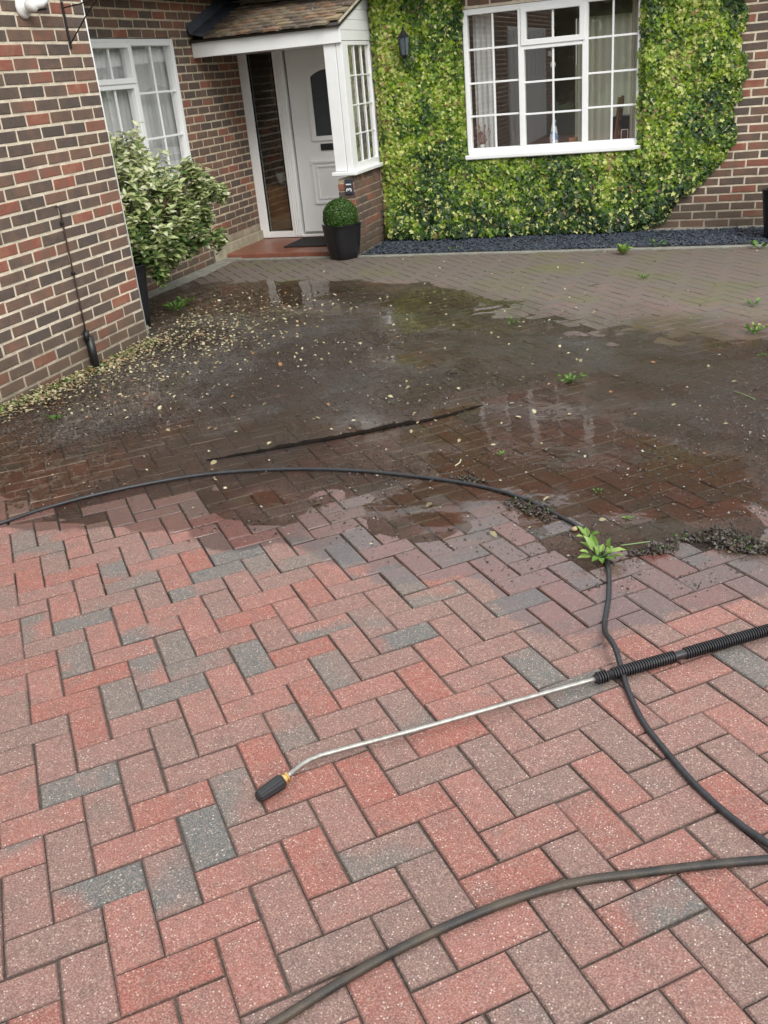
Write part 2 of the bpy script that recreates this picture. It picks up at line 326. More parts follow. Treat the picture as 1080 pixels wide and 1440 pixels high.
# ---------------------------------------------------------------- object helpers
def link(name, me, mat=None, parent=None, label=None, cat=None, group=None, kind=None, loc=None):
    o = bpy.data.objects.new(name, me); COL.objects.link(o)
    if mat is not None and me is not None and not me.materials: me.materials.append(mat)
    if parent is not None: o.parent = parent
    if loc is not None: o.location = loc
    if label: o['label'] = label
    if cat: o['category'] = cat
    if group: o['group'] = group
    if kind: o['kind'] = kind
    return o
def thing(name, label, cat, loc=(0, 0, 0), rz=0, group=None):
    o = link(name, None, label=label, cat=cat, group=group, loc=loc); o.rotation_euler = (0, 0, rz); return o
class MB:
    def __init__(s): s.v = []; s.f = []; s.c = []; s.sm = False
    def add(s, vs, fs, col=(0, 0, 0)):
        n = len(s.v); s.v += [tuple(v) for v in vs]; s.f += [tuple(n+i for i in f) for f in fs]; s.c += (col if isinstance(col, list) else [col]*len(vs)); return s
    def box(s, a, b, bev=0.004, col=(0, 0, 0)):
        (x0, y0, z0), (x1, y1, z1) = a, b
        x0, x1 = min(x0, x1), max(x0, x1); y0, y1 = min(y0, y1), max(y0, y1); z0, z1 = min(z0, z1), max(z0, z1)
        bev = min(bev, .3*(x1-x0), .3*(y1-y0), .3*(z1-z0))
        bm = bmesh.new(); bmesh.ops.create_cube(bm, size=1)
        for v in bm.verts: v.co = Vector(((x0+x1)/2+v.co.x*(x1-x0), (y0+y1)/2+v.co.y*(y1-y0), (z0+z1)/2+v.co.z*(z1-z0)))
        if bev > 0: bmesh.ops.bevel(bm, geom=bm.edges[:], offset=bev, segments=1, affect='EDGES')
        bm.verts.index_update()
        s.add([v.co[:] for v in bm.verts], [[v.index for v in f.verts] for f in bm.faces], col); bm.free(); return s
    def tube(s, pts, r, seg=10, cap=True, col=(0, 0, 0)):
        pts = [Vector(p) for p in pts]; n = len(pts); rr = r if isinstance(r, (list, tuple)) else [r]*n
        vs = []; fs = []; up = Vector((0, 0, 1)); t0 = (pts[1]-pts[0]).normalized()
        if abs(t0.z) > .9: up = Vector((1, 0, 0))
        a = t0.cross(up).normalized()
        for i, p in enumerate(pts):
            t = (pts[min(i+1, n-1)]-pts[max(i-1, 0)]).normalized(); a = (a-t*a.dot(t)).normalized(); b = t.cross(a)
            for k in range(seg):
                th = 2*math.pi*k/seg; vs.append(p+(a*math.cos(th)+b*math.sin(th))*rr[i])
        for i in range(n-1):
            for k in range(seg):
                k2 = (k+1) % seg; fs.append((i*seg+k, i*seg+k2, (i+1)*seg+k2, (i+1)*seg+k))
        if cap: fs.append(tuple(range(seg))[::-1]); fs.append(tuple((n-1)*seg+k for k in range(seg)))
        return s.add(vs, fs, col)
    def lathe(s, prof, c=(0, 0, 0), seg=24, axis=None, sq=0):
        vs = []; fs = []; n = len(prof); ax = axis.normalized() if axis else Vector((0, 0, 1))
        a = ax.orthogonal().normalized(); b = ax.cross(a); c = Vector(c)
        for (r, h) in prof:
            for k in range(seg):
                th = 2*math.pi*k/seg; ct, st = math.cos(th), math.sin(th)
                q = 1 if not sq else 1/((abs(ct)**sq+abs(st)**sq)**(1/sq))
                vs.append(c+ax*h+(a*ct+b*st)*r*q)
        for i in range(n-1):
            for k in range(seg):
                k2 = (k+1) % seg; fs.append((i*seg+k, i*seg+k2, (i+1)*seg+k2, (i+1)*seg+k))
        fs.append(tuple(range(seg))[::-1]); fs.append(tuple((n-1)*seg+k for k in range(seg)))
        return s.add(vs, fs)
    def mesh(s, name='mesh', smooth=False, attr='tint'):
        me = bpy.data.meshes.new(name); me.from_pydata(s.v, [], s.f)
        a = me.color_attributes.new(attr, 'FLOAT_COLOR', 'POINT')
        a.data.foreach_set('color', np.array([(c[0], c[1], c[2], c[3] if len(c) > 3 else 1) for c in s.c], dtype=np.float32).ravel())
        if smooth: me.polygons.foreach_set('use_smooth', [True]*len(me.polygons))
        me.update(); return me
    def build(s, name, mat, parent=None, smooth=False, **kw):
        return link(name, s.mesh(name, smooth), mat, parent, **kw)
def spline(pts, n=8):
    P = [Vector(p) for p in pts]; out = []
    for i in range(len(P)-1):
        a = P[max(i-1, 0)]; b = P[i]; c = P[i+1]; d = P[min(i+2, len(P)-1)]
        for k in range(n):
            t = k/n; out.append(.5*((2*b)+(c-a)*t+(2*a-5*b+4*c-d)*t*t+(3*b-a-3*c+d)*t**3))
    out.append(P[-1]); return out

# --- laid pieces (bricks, pavers): a chamfered slab, front face at local z=0
def piece(L, W, ch, depth, jit):
    j = lambda: random.uniform(-jit, jit)
    vs = []
    for z, i in ((-depth, 0), (-ch*.9, 0), (0, ch)):
        for sx, sy in ((-1, -1), (1, -1), (1, 1), (-1, 1)):
            vs.append((sx*(L/2-i)+j(), sy*(W/2-i)+j(), z+(j()*.35 if z == 0 else 0)))
    fs = [(8, 9, 10, 11)]
    for a in (0, 4):
        for k in range(4): fs.append((a+k, a+(k+1) % 4, a+4+(k+1) % 4, a+4+k))
    return vs, fs
def edgec(t): return [(*t, 0.)]*8+[(*t, 1.)]*4   # alpha 0 on the worn edge, 1 on the face
class Variants:
    """shared meshes of one piece kind, each with its own tint"""
    def __init__(s, name, L, W, ch, depth, jit, mat, n, tint):
        s.data = []
        for i in range(n):
            vs, fs = piece(L, W, ch, depth, jit); t = tint()
            mb = MB().add(vs, fs, edgec(t)); me = mb.mesh(name); me.materials.append(mat); s.data.append((me, vs, fs))
    def pick(s): return random.choice(s.data)
def lay(cands, name, parent, mat, limit, tintf, stuffname, stuff_parent=None):
    """cands: list of (size_px, Matrix, Variants). The largest `limit` become objects, the rest one joined part"""
    cands.sort(key=lambda c: -c[0])
    objs = 0; mb = MB()
    for k, (sz, M4, V, par) in enumerate(cands):
        me, vs, fs = V.pick()
        if k < limit and sz > 0:
            o = bpy.data.objects.new(name, me); COL.objects.link(o); o.parent = par; o.matrix_world = M4; objs += 1
        else:
            mb.add([M4 @ Vector(v) for v in vs], fs, edgec(tintf()))
    if mb.v: mb.build(stuffname, mat, parent, kind='stuff')
    return objs
def in_view(p, marg=30):
    q = proj(p)
    if not q or not (-marg < q[0] < 1080+marg and -marg < q[1] < 1440+marg): return 0
    return 1000/q[2]

# ================================================================ GROUND
def ground_mesh(x0, x1, y0, y1, st, dz, fz=None):
    nx = int(round((x1-x0)/st)); ny = int(round((y1-y0)/st)); vs = []; fs = []
    for j in range(ny+1):
        for i in range(nx+1):
            X = x0+(x1-x0)*i/nx; Y = y0+(y1-y0)*j/ny; vs.append((X, Y, (fz or g)(X, Y)+dz))
    for j in range(ny):
        for i in range(nx): a = j*(nx+1)+i; fs.append((a, a+1, a+nx+2, a+nx+1))
    return MB().add(vs, fs)
drive = ground_mesh(-1.5, 6.5, -8, 4.4, .1, -.0075).build('driveway', MT['sand'], smooth=True, kind='structure')
# wide land sheet under everything
mb = MB(); R = 200
vs = [(-R, -R, -.35), (R, -R, -.35), (R, R, -.35), (-R, R, -.35)]; mb.add(vs, [(0, 1, 2, 3)]); mb.build('ground', MT['grass'], kind='structure')
MB().box((-30, -16, -.34), (40, -8.02, -.02), 0).build('road', MT['asphalt'], kind='structure')

def ptint():
    r = random.random()
    a = random.uniform(.0, .38) if r < .70 else random.uniform(.40, .58) if r < .90 else random.uniform(.58, .75)
    return (a, random.random(), random.random())
pv = Variants('paver', .1968, .0968, .0046, .04, .0013, MT['paver'], 60, ptint)
def inside_drive(X, Y):
    if Y > 3.03 or X > 6.3 or Y < -7.6: return False
    if X > .03 and Y <= 3.03: return True
    if Y > .05 and X > -.83 and Y < 3.03: return True
    return False
cands = []
for i in range(-75, 95):
    for j in range(-75, 110):
        s4 = (i-j) % 4
        if s4 == 0: cx, cy, rot = i+1, j+.5, 0
        elif s4 == 3: cx, cy, rot = i+.5, j+1, 1
        else: continue
        X, Y = d2w(cx, cy)
        if not inside_drive(X, Y): continue
        u, v, n = frame_at(X, Y)
        dn = random.gauss(0, .0011 if Y < -2.6 else .0006)
        z = g(X, Y)+dn
        # slight individual tilt
        tl = .006 if Y < -2.6 else .004
        n2 = (n+u*random.gauss(0, tl)+v*random.gauss(0, tl)).normalized()
        ex = u if not rot else v
        ex = (ex-n2*ex.dot(n2)).normalized(); ey = n2.cross(ex)
        M4 = Matrix((ex, ey, n2)).transposed().to_4x4(); M4.translation = (X+random.gauss(0, .0006), Y+random.gauss(0, .0006), z)
        q = in_view((X, Y, z), 60)
        cands.append((q, M4, pv, drive))
lay(cands, 'paver', drive, MT['paver'], 300, ptint, 'paving')

# ---- silty water film
def fbm(x, y, s, seed=0): return noise.fractal(Vector((x*s+seed, y*s-seed, seed*.37)), 1., 2., 4)
def interp(pts, x):
    if x <= pts[0][0]: return pts[0][1]
    for (a, b), (c, d) in zip(pts, pts[1:]):
        if x <= c: return b+(d-b)*(x-a)/(c-a)
    return pts[-1][1]
def blob(X, Y, x, y, rx, ry): return math.exp(-((X-x)/rx)**2-((Y-y)/ry)**2)
def water_depth(X, Y):
    n = fbm(X, Y, .85, 3.1); n2 = fbm(X, Y, 2.6, 8.3)
    e1 = Y-interp(NEAR, X)-.28*clip((X-1.0)/1.6)+.16*n2-.25*clip((X-2.6)/1.2); e2 = interp(FAR, X)-Y+.3*n2-.4*clip((X-1.9)/1.5)
    edge = clip(min(e1/.5, e2/.5), -1, 1)
    return -.0028+.0050*edge+.0015*n+.0008*n2+.0010*clip((1.9-X)/1.4)+.0045*blob(X, Y, .9, 1.3, 1.3, .6)+.003*blob(X, Y, 3.75, -2.3, .4, .4)+.0085*blob(X, Y, 2.2, -2.62, .20, .10)+.007*blob(X, Y, 2.9, -2.7, .16, .09)+.006*blob(X, Y, 3.95, -2.62, .25, .16)
def blob(X, Y, x, y, rx, ry): return math.exp(-((X-x)/rx)**2-((Y-y)/ry)**2)
vs = []; cs = []; keep = {}; fs = []; st = .03; nx = int(6.0/st); ny = int(5.7/st)
for j in range(ny+1):
    for i in range(nx+1):
        X = -.83+st*i; Y = -3.45+st*j; d = water_depth(X, Y)
        if X < .01 and Y < .02: d = -.02
        vs.append((X, Y, g(X, Y)+d))
        silt = .28-.35*blob(X, Y, .9, 1.5, 1.3, .5)+.45*fbm(X, Y, 1.5, 5.5)+.18*fbm(X, Y, 6, 2.5)+.55*blob(X, Y, .5, -.9, .75, .9)+.25*blob(X, Y, 1.2, .6, 1.2, .7)-.35*blob(X, Y, .9, -2.6, .8, .5)-.4*blob(X, Y, 2.3, -2.65, .8, .3)
        sp = clip(.62+1.3*fbm(X, Y, 1.1, 9.9)+.3*blob(X, Y, 2., -1.1, 1.3, .8)-1.5*blob(X, Y, .7, 1.45, 1.3, .65)-.9*blob(X, Y, .8, -2.5, .8, .5)-1.4*blob(X, Y, 3.85, -2.4, .45, .45)-1.2*blob(X, Y, 2.3, -2.6, .5, .25)-1.1*blob(X, Y, 2.1, .6, .5, .6)-.8*blob(X, Y, 3.3, -1.7, .5, .35))
        cs.append((clip(silt), sp, 0)); keep[(i, j)] = d > -.0075
for j in range(ny):
    for i in range(nx):
        if keep[(i, j)] or keep[(i+1, j)] or keep[(i, j+1)] or keep[(i+1, j+1)]:
            a = j*(nx+1)+i; fs.append((a, a+1, a+nx+2, a+nx+1))
mb = MB(); mb.v = vs; mb.f = fs; mb.c = cs
me = mb.mesh('puddle', True, 'silt'); link('puddle', me, MT['water'], kind='structure')

# concrete edging band, dark gap, gravel bed
def strip(name, path, mat, dz, h=.02, **kw):
    mb = MB(); n = len(path)
    vs = []
    for (xa, ya, xb, yb) in path:
        za = g(xa, ya)+dz; zb = g(xb, yb)+dz
        vs += [(xa, ya, za), (xb, yb, zb), (xa, ya, za-h), (xb, yb, zb-h)]
    fs = []
    for i in range(n-1):
        a = 4*i; fs += [(a, a+1, a+5, a+4), (a+2, a, a+4, a+6), (a+1, a+3, a+7, a+5)]
    mb.add(vs, fs+[(0, 2, 3, 1), (4*n-4, 4*n-3, 4*n-1, 4*n-2)]); return mb.build(name, mat, **kw)
strip('kerb', [(-1.0, y, -.83-.02*math.sin(y*2), y) for y in np.linspace(.02, 3.17, 12)], MT['concrete'], .006, kind='structure')
strip('kerb', [(x, 3.03, x, 3.12) for x in np.linspace(-.84, 6.4, 8)], MT['concrete'], .004, kind='structure')
MB().box((-.45, .1, -.2), (-.2, .34, -.062), .006).build('concrete_block', MT['concrete'], label='grey concrete block on the ground at the brick wall corner beside the tall planter', cat='block')
strip('gravel_bed', [(x, 3.13, x, 4.0) for x in np.linspace(.5, 6.4, 8)], MT['soil'], -.01, kind='structure')
def chips(n, fx, size, mat, name, label=None, parent=None, flat=.45, **kw):
    mb = MB()
    base = [(1, 0, 0), (-1, 0, 0), (0, 1, 0), (0, -1, 0), (0, 0, 1), (0, 0, -1)]
    F8 = [(0, 2, 4), (2, 1, 4), (1, 3, 4), (3, 0, 4), (2, 0, 5), (1, 2, 5), (3, 1, 5), (0, 3, 5)]
    for _ in range(n):
        P, sc = fx(); s_ = sc*random.uniform(*size); q = random.uniform(0, 6.28); c, d = math.cos(q), math.sin(q)
        k1, k2, k3 = random.uniform(.6, 1.4), random.uniform(.5, 1.), random.uniform(.6, 1.3)*flat
        tl = random.uniform(-.5, .5)
        vs = []
        for b in base:
            x = b[0]*k1*s_*random.uniform(.7, 1.2); y = b[1]*k2*s_*random.uniform(.7, 1.2); z = b[2]*k3*s_+x*tl
            vs.append((P[0]+x*c-y*d, P[1]+x*d+y*c, P[2]+z))
        mb.add(vs, F8, (random.random(),)*3)
    return mb.build(name, mat, parent, kind='stuff', **kw)
def grav():
    X = random.uniform(.52, 4.9); Y = random.uniform(3.14, 3.98); return (X, Y, g(X, Y)+random.uniform(0, .014)), 1
chips(9000, grav, (.010, .022), MT['slate'], 'slate_gravel', label='dark blue slate chippings strip under the ivy', cat='gravel')

# ================================================================ HOUSE
house = thing('brick_house', 'brown multi brick house with cream mortar and white windows behind the drive', 'house', (0, 4, -.09))
def place(o):  # keep world coordinates under a moved parent
    return o
def part(mb, name, mat, parent, smooth=False, **kw):
    o = mb.build(name, mat, parent, smooth=smooth, **kw); o.matrix_parent_inverse = parent.matrix_world.inverted() if False else Matrix.Translation(-Vector(root_loc(parent))); return o
def root_loc(p):
    v = Vector((0, 0, 0))
    if p.parent is None: return Vector(p.location)
    return v
def btint():
    r = random.random()
    a = random.uniform(.02, .42) if r < .58 else random.uniform(.40, .64) if r < .87 else random.uniform(.66, .93)
    return (a, random.random(), random.random())
BL, BH = .2075, .0585
bv = Variants('brick', BL, BH, .003, .02, .0022, MT['brick'], 44, btint)
bh = Variants('brick', .101, BH, .003, .02, .0018, MT['brick'], 16, btint)
hcands = []
def wall_bricks(out, along, z0, rows, a0, a1, off, pos, ex, ez, holes=(), wallobj=None, closer=None):
    """rows of stretchers; a0..a1 range along; joint phase off; pos(a,z)->xyz; ez outward normal"""
    ey = Vector((0, 0, 1))
    for r in rows:
        zc = z0+.075*(r+.5); ph = off+(0.1125 if r % 2 else 0)
        k0 = int(math.floor((a0-ph)/.225))-1; a = ph+.225*k0
        while a < a1:
            s0, s1 = a+.0085, a+.2165; c0, c1 = max(s0, a0+.001), min(s1, a1-.001)
            segs = [(c0, c1)] if c1-c0 > .03 else []
            for (h0, h1, hz0, hz1) in holes:
                if hz0 < zc+.03 and hz1 > zc-.03:
                    ns = []
                    for (p, q) in segs:
                        if q <= h0 or p >= h1: ns.append((p, q)); continue
                        if h0-p > .03: ns.append((p, h0-.004))
                        if q-h1 > .03: ns.append((h1+.004, q))
                    segs = ns
            for (p, q) in segs:
                c = (p+q)/2; L = q-p
                V, base = (bv, BL) if L > .15 else (bh, .101)
                exv = Vector(ex); nz = (Vector(ez)+exv*random.gauss(0, .0045)+ey*random.gauss(0, .010)).normalized()
                exx = (exv-nz*exv.dot(nz)).normalized(); eyy = nz.cross(exx)
                P = Vector(pos(c, zc))+Vector(ez)*abs(random.gauss(.0, .0012))+ey*random.gauss(0, .0012)
                M4 = Matrix((exx*(L/base), eyy, nz)).transposed().to_4x4(); M4.translation = P
                out.append((in_view(P, 5)*(1 if V is bv else .8), M4, V, wallobj))
            a += .225
# mortar bodies (with their real thickness)
wl = part(MB().box((-.25, -9.6, -.4), (-.0035, -.003, 2.6), 0), 'wall', MT['mortar'], house, label='nearer projecting brick wall on the left')
wb = part(MB().box((-1.30, -.1, -.4), (-1.0405, 1.42, 2.6), 0).box((-1.30, 2.80, -.4), (-1.0405, 4.35, 2.6), 0).box((-1.30, 1.42, -.4), (-1.0405, 2.80, .72), 0).box((-1.30, 1.42, 2.0), (-1.0405, 2.80, 2.6), 0), 'wall', MT['mortar2'], house, label='set-back brick wall with the curtained window')
part(MB().box((-1.30, -.25, -.4), (-.25, -.005, 2.6), 0), 'return_wall', MT['mortar2'], house)
wf = part(MB().box((.49, 3.9985, -.4), (1.44, 4.25, 2.6), 0).box((3.12, 3.9985, -.4), (7, 4.25, 2.6), 0).box((1.44, 3.9985, -.4), (3.12, 4.25, .70), 0).box((1.44, 3.9985, 2.015), (3.12, 4.25, 2.6), 0), 'wall', MT['mortar'], house, label='front brick wall behind the ivy')
part(MB().box((-1.04, 4.101, 2.02), (.49, 4.25, 2.6), 0), 'door_lintel', MT['mortar2'], house)
wall_bricks(hcands, 'y', 0, range(-2, 34), -9.5, 0., 0, lambda a, z: (0, a, z), (0, 1, 0), (1, 0, 0), holes=[(-8.7, -4.8, -.3, 2.1)], wallobj=wl)
part(MB().box((-.02, -8.7, -.1), (.02, -4.8, 2.1), .01), 'garage_door', MT['doorpaint'], house)
for k in range(9): part(MB().box((.02, -8.65+.43*k, -.05), (.032, -8.28+.43*k, 2.05), .006), 'garage_panel', MT['doorpaint'], house)
for i in range(0, 0): pass
wall_bricks(hcands, 'y', -.0305, range(-1, 34), 0., 4.1, 2.995+.1125, lambda a, z: (-1.037, a, z), (0, 1, 0), (1, 0, 0), holes=[(1.42, 2.80, .72, 2.0), (2.95, 4.2, -.2, .06)], wallobj=wb)
wall_bricks(hcands, 'x', -.0675, range(-1, 34), .5, 6.9, 3.2895, lambda a, z: (a, 3.995, z), (1, 0, 0), (0, -1, 0), holes=[(1.44, 3.12, .70, 2.015)], wallobj=wf)
# bricks hidden by the ivy or outside the frame stay in the joined part
hc2 = []
for (q, M4, V, w) in hcands:
    P = M4.translation
    if w is wf and P.x < 3.2 and P.z < 2.02: q = 0
    if w is wf and P.x < 3.9 and P.z > .25: q = 0
    hc2.append((q, M4, V, w))
def lay_house(cands, limit):
    cands.sort(key=lambda c: -c[0]); rest = {}
    for k, (sz, M4, V, par) in enumerate(cands):
        me, vs, fs = V.pick()
        if k < limit and sz > 0:
            o = bpy.data.objects.new('brick', me); COL.objects.link(o); o.parent = par
            o.matrix_parent_inverse = Matrix.Translation(Vector((0, 0, 0))); o.matrix_basis = M4
        else: rest.setdefault(par, MB()).add([M4 @ Vector(v) for v in vs], fs, edgec(btint()))
    for par, mb in rest.items():
        mb.build('brickwork', MT['brick'], par, kind='stuff')
lay_house(hc2, 300)
part(MB().tube([(-.002, .004, -.09), (-.002, .004, 2.6)], .0045, 8), 'corner_bead', MT['white'], house, smooth=True)
part(MB().box((-1.03, 2.95, -.1), (-1.005, 4.1, .052), .004), 'plinth', MT['conc2'], house)
# foundation plinth under the front wall at the right
part(MB().box((3.0, 3.955, -.2), (6.9, 3.999, -.068), .006), 'plinth', MT['concrete'], house)
# eaves and roofs
part(MB().box((-1.30, .0, 2.335), (-.72, 4.1, 2.38), 0).box((-1.30, 3.62, 2.335), (7.2, 4.3, 2.38), 0), 'soffit', MT['soffit'], house)
part(MB().box((-.72, .0, 2.335), (-.70, 3.62, 2.50), 0).box((.6, 3.60, 2.335), (7.2, 3.62, 2.50), 0), 'fascia', MT['soffit'], house)
def slab(c, t=.06):
    c = [Vector(p) for p in c]; n = (c[1]-c[0]).cross(c[2]-c[0]).normalized()*t
    return MB().add([*c, *[p-n for p in c]], [(0, 1, 2, 3), (7, 6, 5, 4), (0, 4, 5, 1), (1, 5, 6, 2), (2, 6, 7, 3), (3, 7, 4, 0)], (.4, .3, .3))
part(slab([(-1.6, 3.55, 2.5), (7.4, 3.55, 2.5), (7.4, 6.2, 3.7), (-1.6, 6.2, 3.7)]), 'roof', MT['tile'], house)
part(slab([(-.25, -9.7, 2.6), (-.25, 3.7, 2.6), (-3, 3.7, 4.2), (-3, -9.7, 4.2)]), 'roof', MT['tile'], house)
# rooms behind the windows
def room(a, b, name):
    (x0, y0, z0), (x1, y1, z1) = a, b; t = .05
    mb = MB().box((x0-t, y0, z0-t), (x0, y1, z1+t), 0).box((x1, y0, z0-t), (x1+t, y1, z1+t), 0).box((x0, y1, z0-t), (x1, y1+t, z1+t), 0).box((x0, y0, z1), (x1, y1, z1+t), 0)
    part(mb, name, MT['room'], house); part(MB().box((x0, y0, z0-t), (x1, y1, z0), 0), 'room_floor', MT['roomfloor'], house)
part(MB().box((.95, 4.26, -.1), (1.0, 6.0, 2.35), 0).box((5.0, 4.26, -.1), (5.05, 6.0, 2.35), 0).box((1.0, 4.26, 2.3), (5.0, 6.0, 2.35), 0)
     .box((.95, 6.0, -.1), (2.22, 6.05, 2.35), 0).box((3.4, 6.0, -.1), (5.05, 6.05, 2.35), 0).box((2.22, 6.0, -.1), (3.4, 6.05, .5), 0).box((2.22, 6.0, 1.9), (3.4, 6.05, 2.35), 0), 'room', MT['room'], house)
part(MB().box((1.0, 4.26, -.1), (5.0, 6.0, -.05), 0), 'room_floor', MT['roomfloor'], house)
room((-1.3, 4.26, -.03), (.9, 5.4, 2.3), 'hallway')
mb = MB().box((-3.6, .9, -.05), (-3.55, 3.6, 2.3), 0).box((-3.6, .9, -.05), (-1.31, .95, 2.3), 0).box((-3.6, 3.55, -.05), (-1.31, 3.6, 2.3), 0).box((-3.6, .9, 2.3), (-1.31, 3.6, 2.35), 0)
part(mb, 'room', MT['room'], house)

def win(parent_name, ox, plane, outer, frames, panes, bars, sill=None, label=None, house_=house):
    """plane: function (a, d, z) -> xyz ; a along, d depth inwards. frames/bars: boxes (a0,a1,z0,z1,d0,d1)"""
    def bx(mb, a0, a1, z0, z1, d0, d1, bev=.004):
        p, q = plane(a0, d0, z0), plane(a1, d1, z1); mb.box(p, q, bev)
    mb = MB()
    for f in outer: bx(mb, *f)
    w = part(mb, parent_name, MT['upvc'], house_, label=label)
    for f in frames:
        mb = MB()
        for b in f: bx(mb, *b)
        mb.build('casement', MT['upvc'], w)
    for p in panes:
        mb = MB(); bx(mb, p[0], p[1], p[2], p[3], p[4], p[4]+.008, 0); mb.build('pane', MT['glass'], w)
    for b in bars:
        mb = MB(); bx(mb, *b, .002); mb.build('glazing_bar', MT['upvc'], w)
    if sill: 
        mb = MB(); bx(mb, *sill, .008); mb.build('sill', MT['upvc'], w)
    return w
# --- big window (front wall, plane Y=4)
pf = lambda a, d, z: (a, 4.0+d, z)
x0, x1, z0, z1 = 1.445, 3.118, .705, 2.01
outer = [(x0, x0+.045, z0, z1, -.02, .06), (x1-.045, x1, z0, z1, -.02, .06), (x0+.045, x1-.045, z1-.05, z1, -.02, .06), (x0+.045, x1-.045, z0, z0+.07, -.02, .06),
         (1.975, 2.03, z0+.07, z1-.05, -.02, .06), (2.575, 2.63, z0+.07, z1-.05, -.02, .06)]
cas = []
def rect_frame(a0, a1, b0, b1, w, d0=-.032, d1=.04):
    return [(a0, a0+w, b0, b1, d0, d1), (a1-w, a1, b0, b1, d0, d1), (a0+w, a1-w, b1-w, b1, d0, d1), (a0+w, a1-w, b0, b0+w, d0, d1)]
ftz = 1.655
cas.append(rect_frame(2.005, 2.60, ftz+.0, 1.985, .05))
outer.append((2.03, 2.575, ftz-.035, ftz+.01, -.02, .06))
panes = [(1.49, 1.975, .775, 1.96, .02), (2.05, 2.555, 1.70, 1.94, .02), (2.03, 2.575, .775, 1.62, .02), (2.63, 3.073, .775, 1.96, .02)]
bars = []
def grid(a0, a1, b0, b1, nc, nr, d=-.003, w=.018):
    for k in range(1, nc): c = a0+(a1-a0)*k/nc; bars.append((c-w/2, c+w/2, b0, b1, d, d+.016))
    for k in range(1, nr): c = b0+(b1-b0)*k/nr; bars.append((a0, a1, c-w/2, c+w/2, d+.001, d+.015))
grid(1.49, 1.975, .775, 1.96, 2, 4); grid(2.055, 2.55, 1.705, 1.935, 2, 1); grid(2.03, 2.575, .775, 1.62, 2, 3); grid(2.63, 3.073, .775, 1.96, 2, 4)
win('window', 0, pf, outer, cas, panes, bars, sill=(x0-.02, x1+.015, z0-.03, z0+.012, -.075, .0), label='large three-light white window framed by ivy')
# --- left window (set-back wall, plane X=-1.037)
pl = lambda a, d, z: (-1.04-d, a, z)
y0, y1, z0, z1 = 1.42, 2.80, .735, 1.99
outer = [(y0, y0+.05, z0, z1, -.02, .06), (y1-.055, y1, z0, z1, -.02, .06), (y0+.05, y1-.055, z1-.055, z1, -.02, .06), (y0+.05, y1-.055, z0, z0+.06, -.02, .06), (2.02, 2.09, z0+.06, z1-.055, -.02, .06),
         (y0+.05, 2.02, 1.60, 1.655, -.02, .06)]
cas = [rect_frame(1.45, 2.06, 1.64, 1.965, .045)]
panes = [(1.49, 2.02, 1.68, 1.93, .02), (1.47, 2.02, .795, 1.60, .02), (2.09, 2.745, .795, 1.935, .02)]
bars = []
grid(1.495, 2.015, 1.685, 1.925, 2, 1); grid(1.47, 2.02, .795, 1.60, 2, 2); grid(2.09, 2.745, .795, 1.935, 2, 3)
win('window', 0, pl, outer, cas, panes, bars, sill=(y0-.02, y1+.02, z0-.03, z0+.01, -.07, .0), label='white window with net curtains behind the variegated shrub')
MB().box((-1.045, 1.40, 1.99), (-1.02, 2.82, 2.008), .003)

# --- front door and sidelight (plane Y=4.1)
pd = lambda a, d, z: (a, 4.1+d, z)
dframe = [(-1.035, -.93, -.04, 1.99, -.01, .07), (-.635, -.52, -.04, 1.99, -.01, .07), (.33, .49, -.04, 1.99, -.01, .07), (-.93, -.635, -.04, .025, -.01, .07), (-.93, -.635, 1.90, 1.99, -.01, .07), (-.52, .33, 1.86, 1.99, -.01, .07), (-.52, .33, -.04, -.015, -.03, .07)]
mb = MB()
for f in dframe: mb.box(pd(f[0], f[4], f[2]), pd(f[1], f[5], f[3]), .004)
df = part(mb, 'door_frame', MT['upvc'], house)
MB().box(pd(-.935, .02, .02), pd(-.63, .028, 1.905), 0).build('pane', MT['glass_dark'], df)
mb = MB()
for a in (-.925, -.645): mb.box(pd(a-.006, .0, .03), pd(a+.006, .02, 1.895), .002)
mb.build('glazing_bead', MT['dark'], df)
for a in (-.60, -.575, -.548): MB().box(pd(a, -.018, -.02), pd(a+.010, -.0101, 1.88), .002).build('frame_moulding', MT['upvc'], df)
def arch_poly(xa, xb, za, zb, rise, n=10):
    pts = [(xa, za), (xb, za)]; c = (xa+xb)/2; hw = (xb-xa)/2
    for k in range(n+1):
        t = -1+2*k/n; pts.append((c-hw*t, zb-rise+rise*(1-t*t)))
    return pts
def plate(mb, pts, y0, y1):
    n = len(pts); mb.add([(x, y0, z) for x, z in pts]+[(x, y1, z) for x, z in pts], [tuple(range(n)), tuple(range(2*n-1, n-1, -1))]+[(i, n+i, n+(i+1) % n, (i+1) % n) for i in range(n)][::1]); return mb
def ring(mb, po, pi, y0, y1):
    n = len(po); mb.add([(x, y0, z) for x, z in po]+[(x, y0, z) for x, z in pi]+[(x, y1, z) for x, z in po]+[(x, y1, z) for x, z in pi],
        [(i, (i+1) % n, n+(i+1) % n, n+i) for i in range(n)]+[(i, 2*n+i, 2*n+(i+1) % n, (i+1) % n) for i in range(n)]+[(n+i, n+(i+1) % n, 3*n+(i+1) % n, 3*n+i) for i in range(n)]); return mb
door = part(MB().box((-.50, 4.12, -.008), (.325, 4.165, 1.855), .004), 'front_door', MT['doorpaint'], house)
plate(MB(), arch_poly(-.235, .12, .99, 1.625, .06), 4.112, 4.119).build('door_glass', MT['frosted'], door)
ring(MB(), arch_poly(-.285, .17, .945, 1.685, .075), arch_poly(-.235, .12, .99, 1.625, .06), 4.104, 4.1195).build('glass_moulding', MT['doorpaint'], door)
MB().box((-.20, 4.108, .845), (.09, 4.1195, .912), .004).build('letterbox', MT['blackplastic'], door)
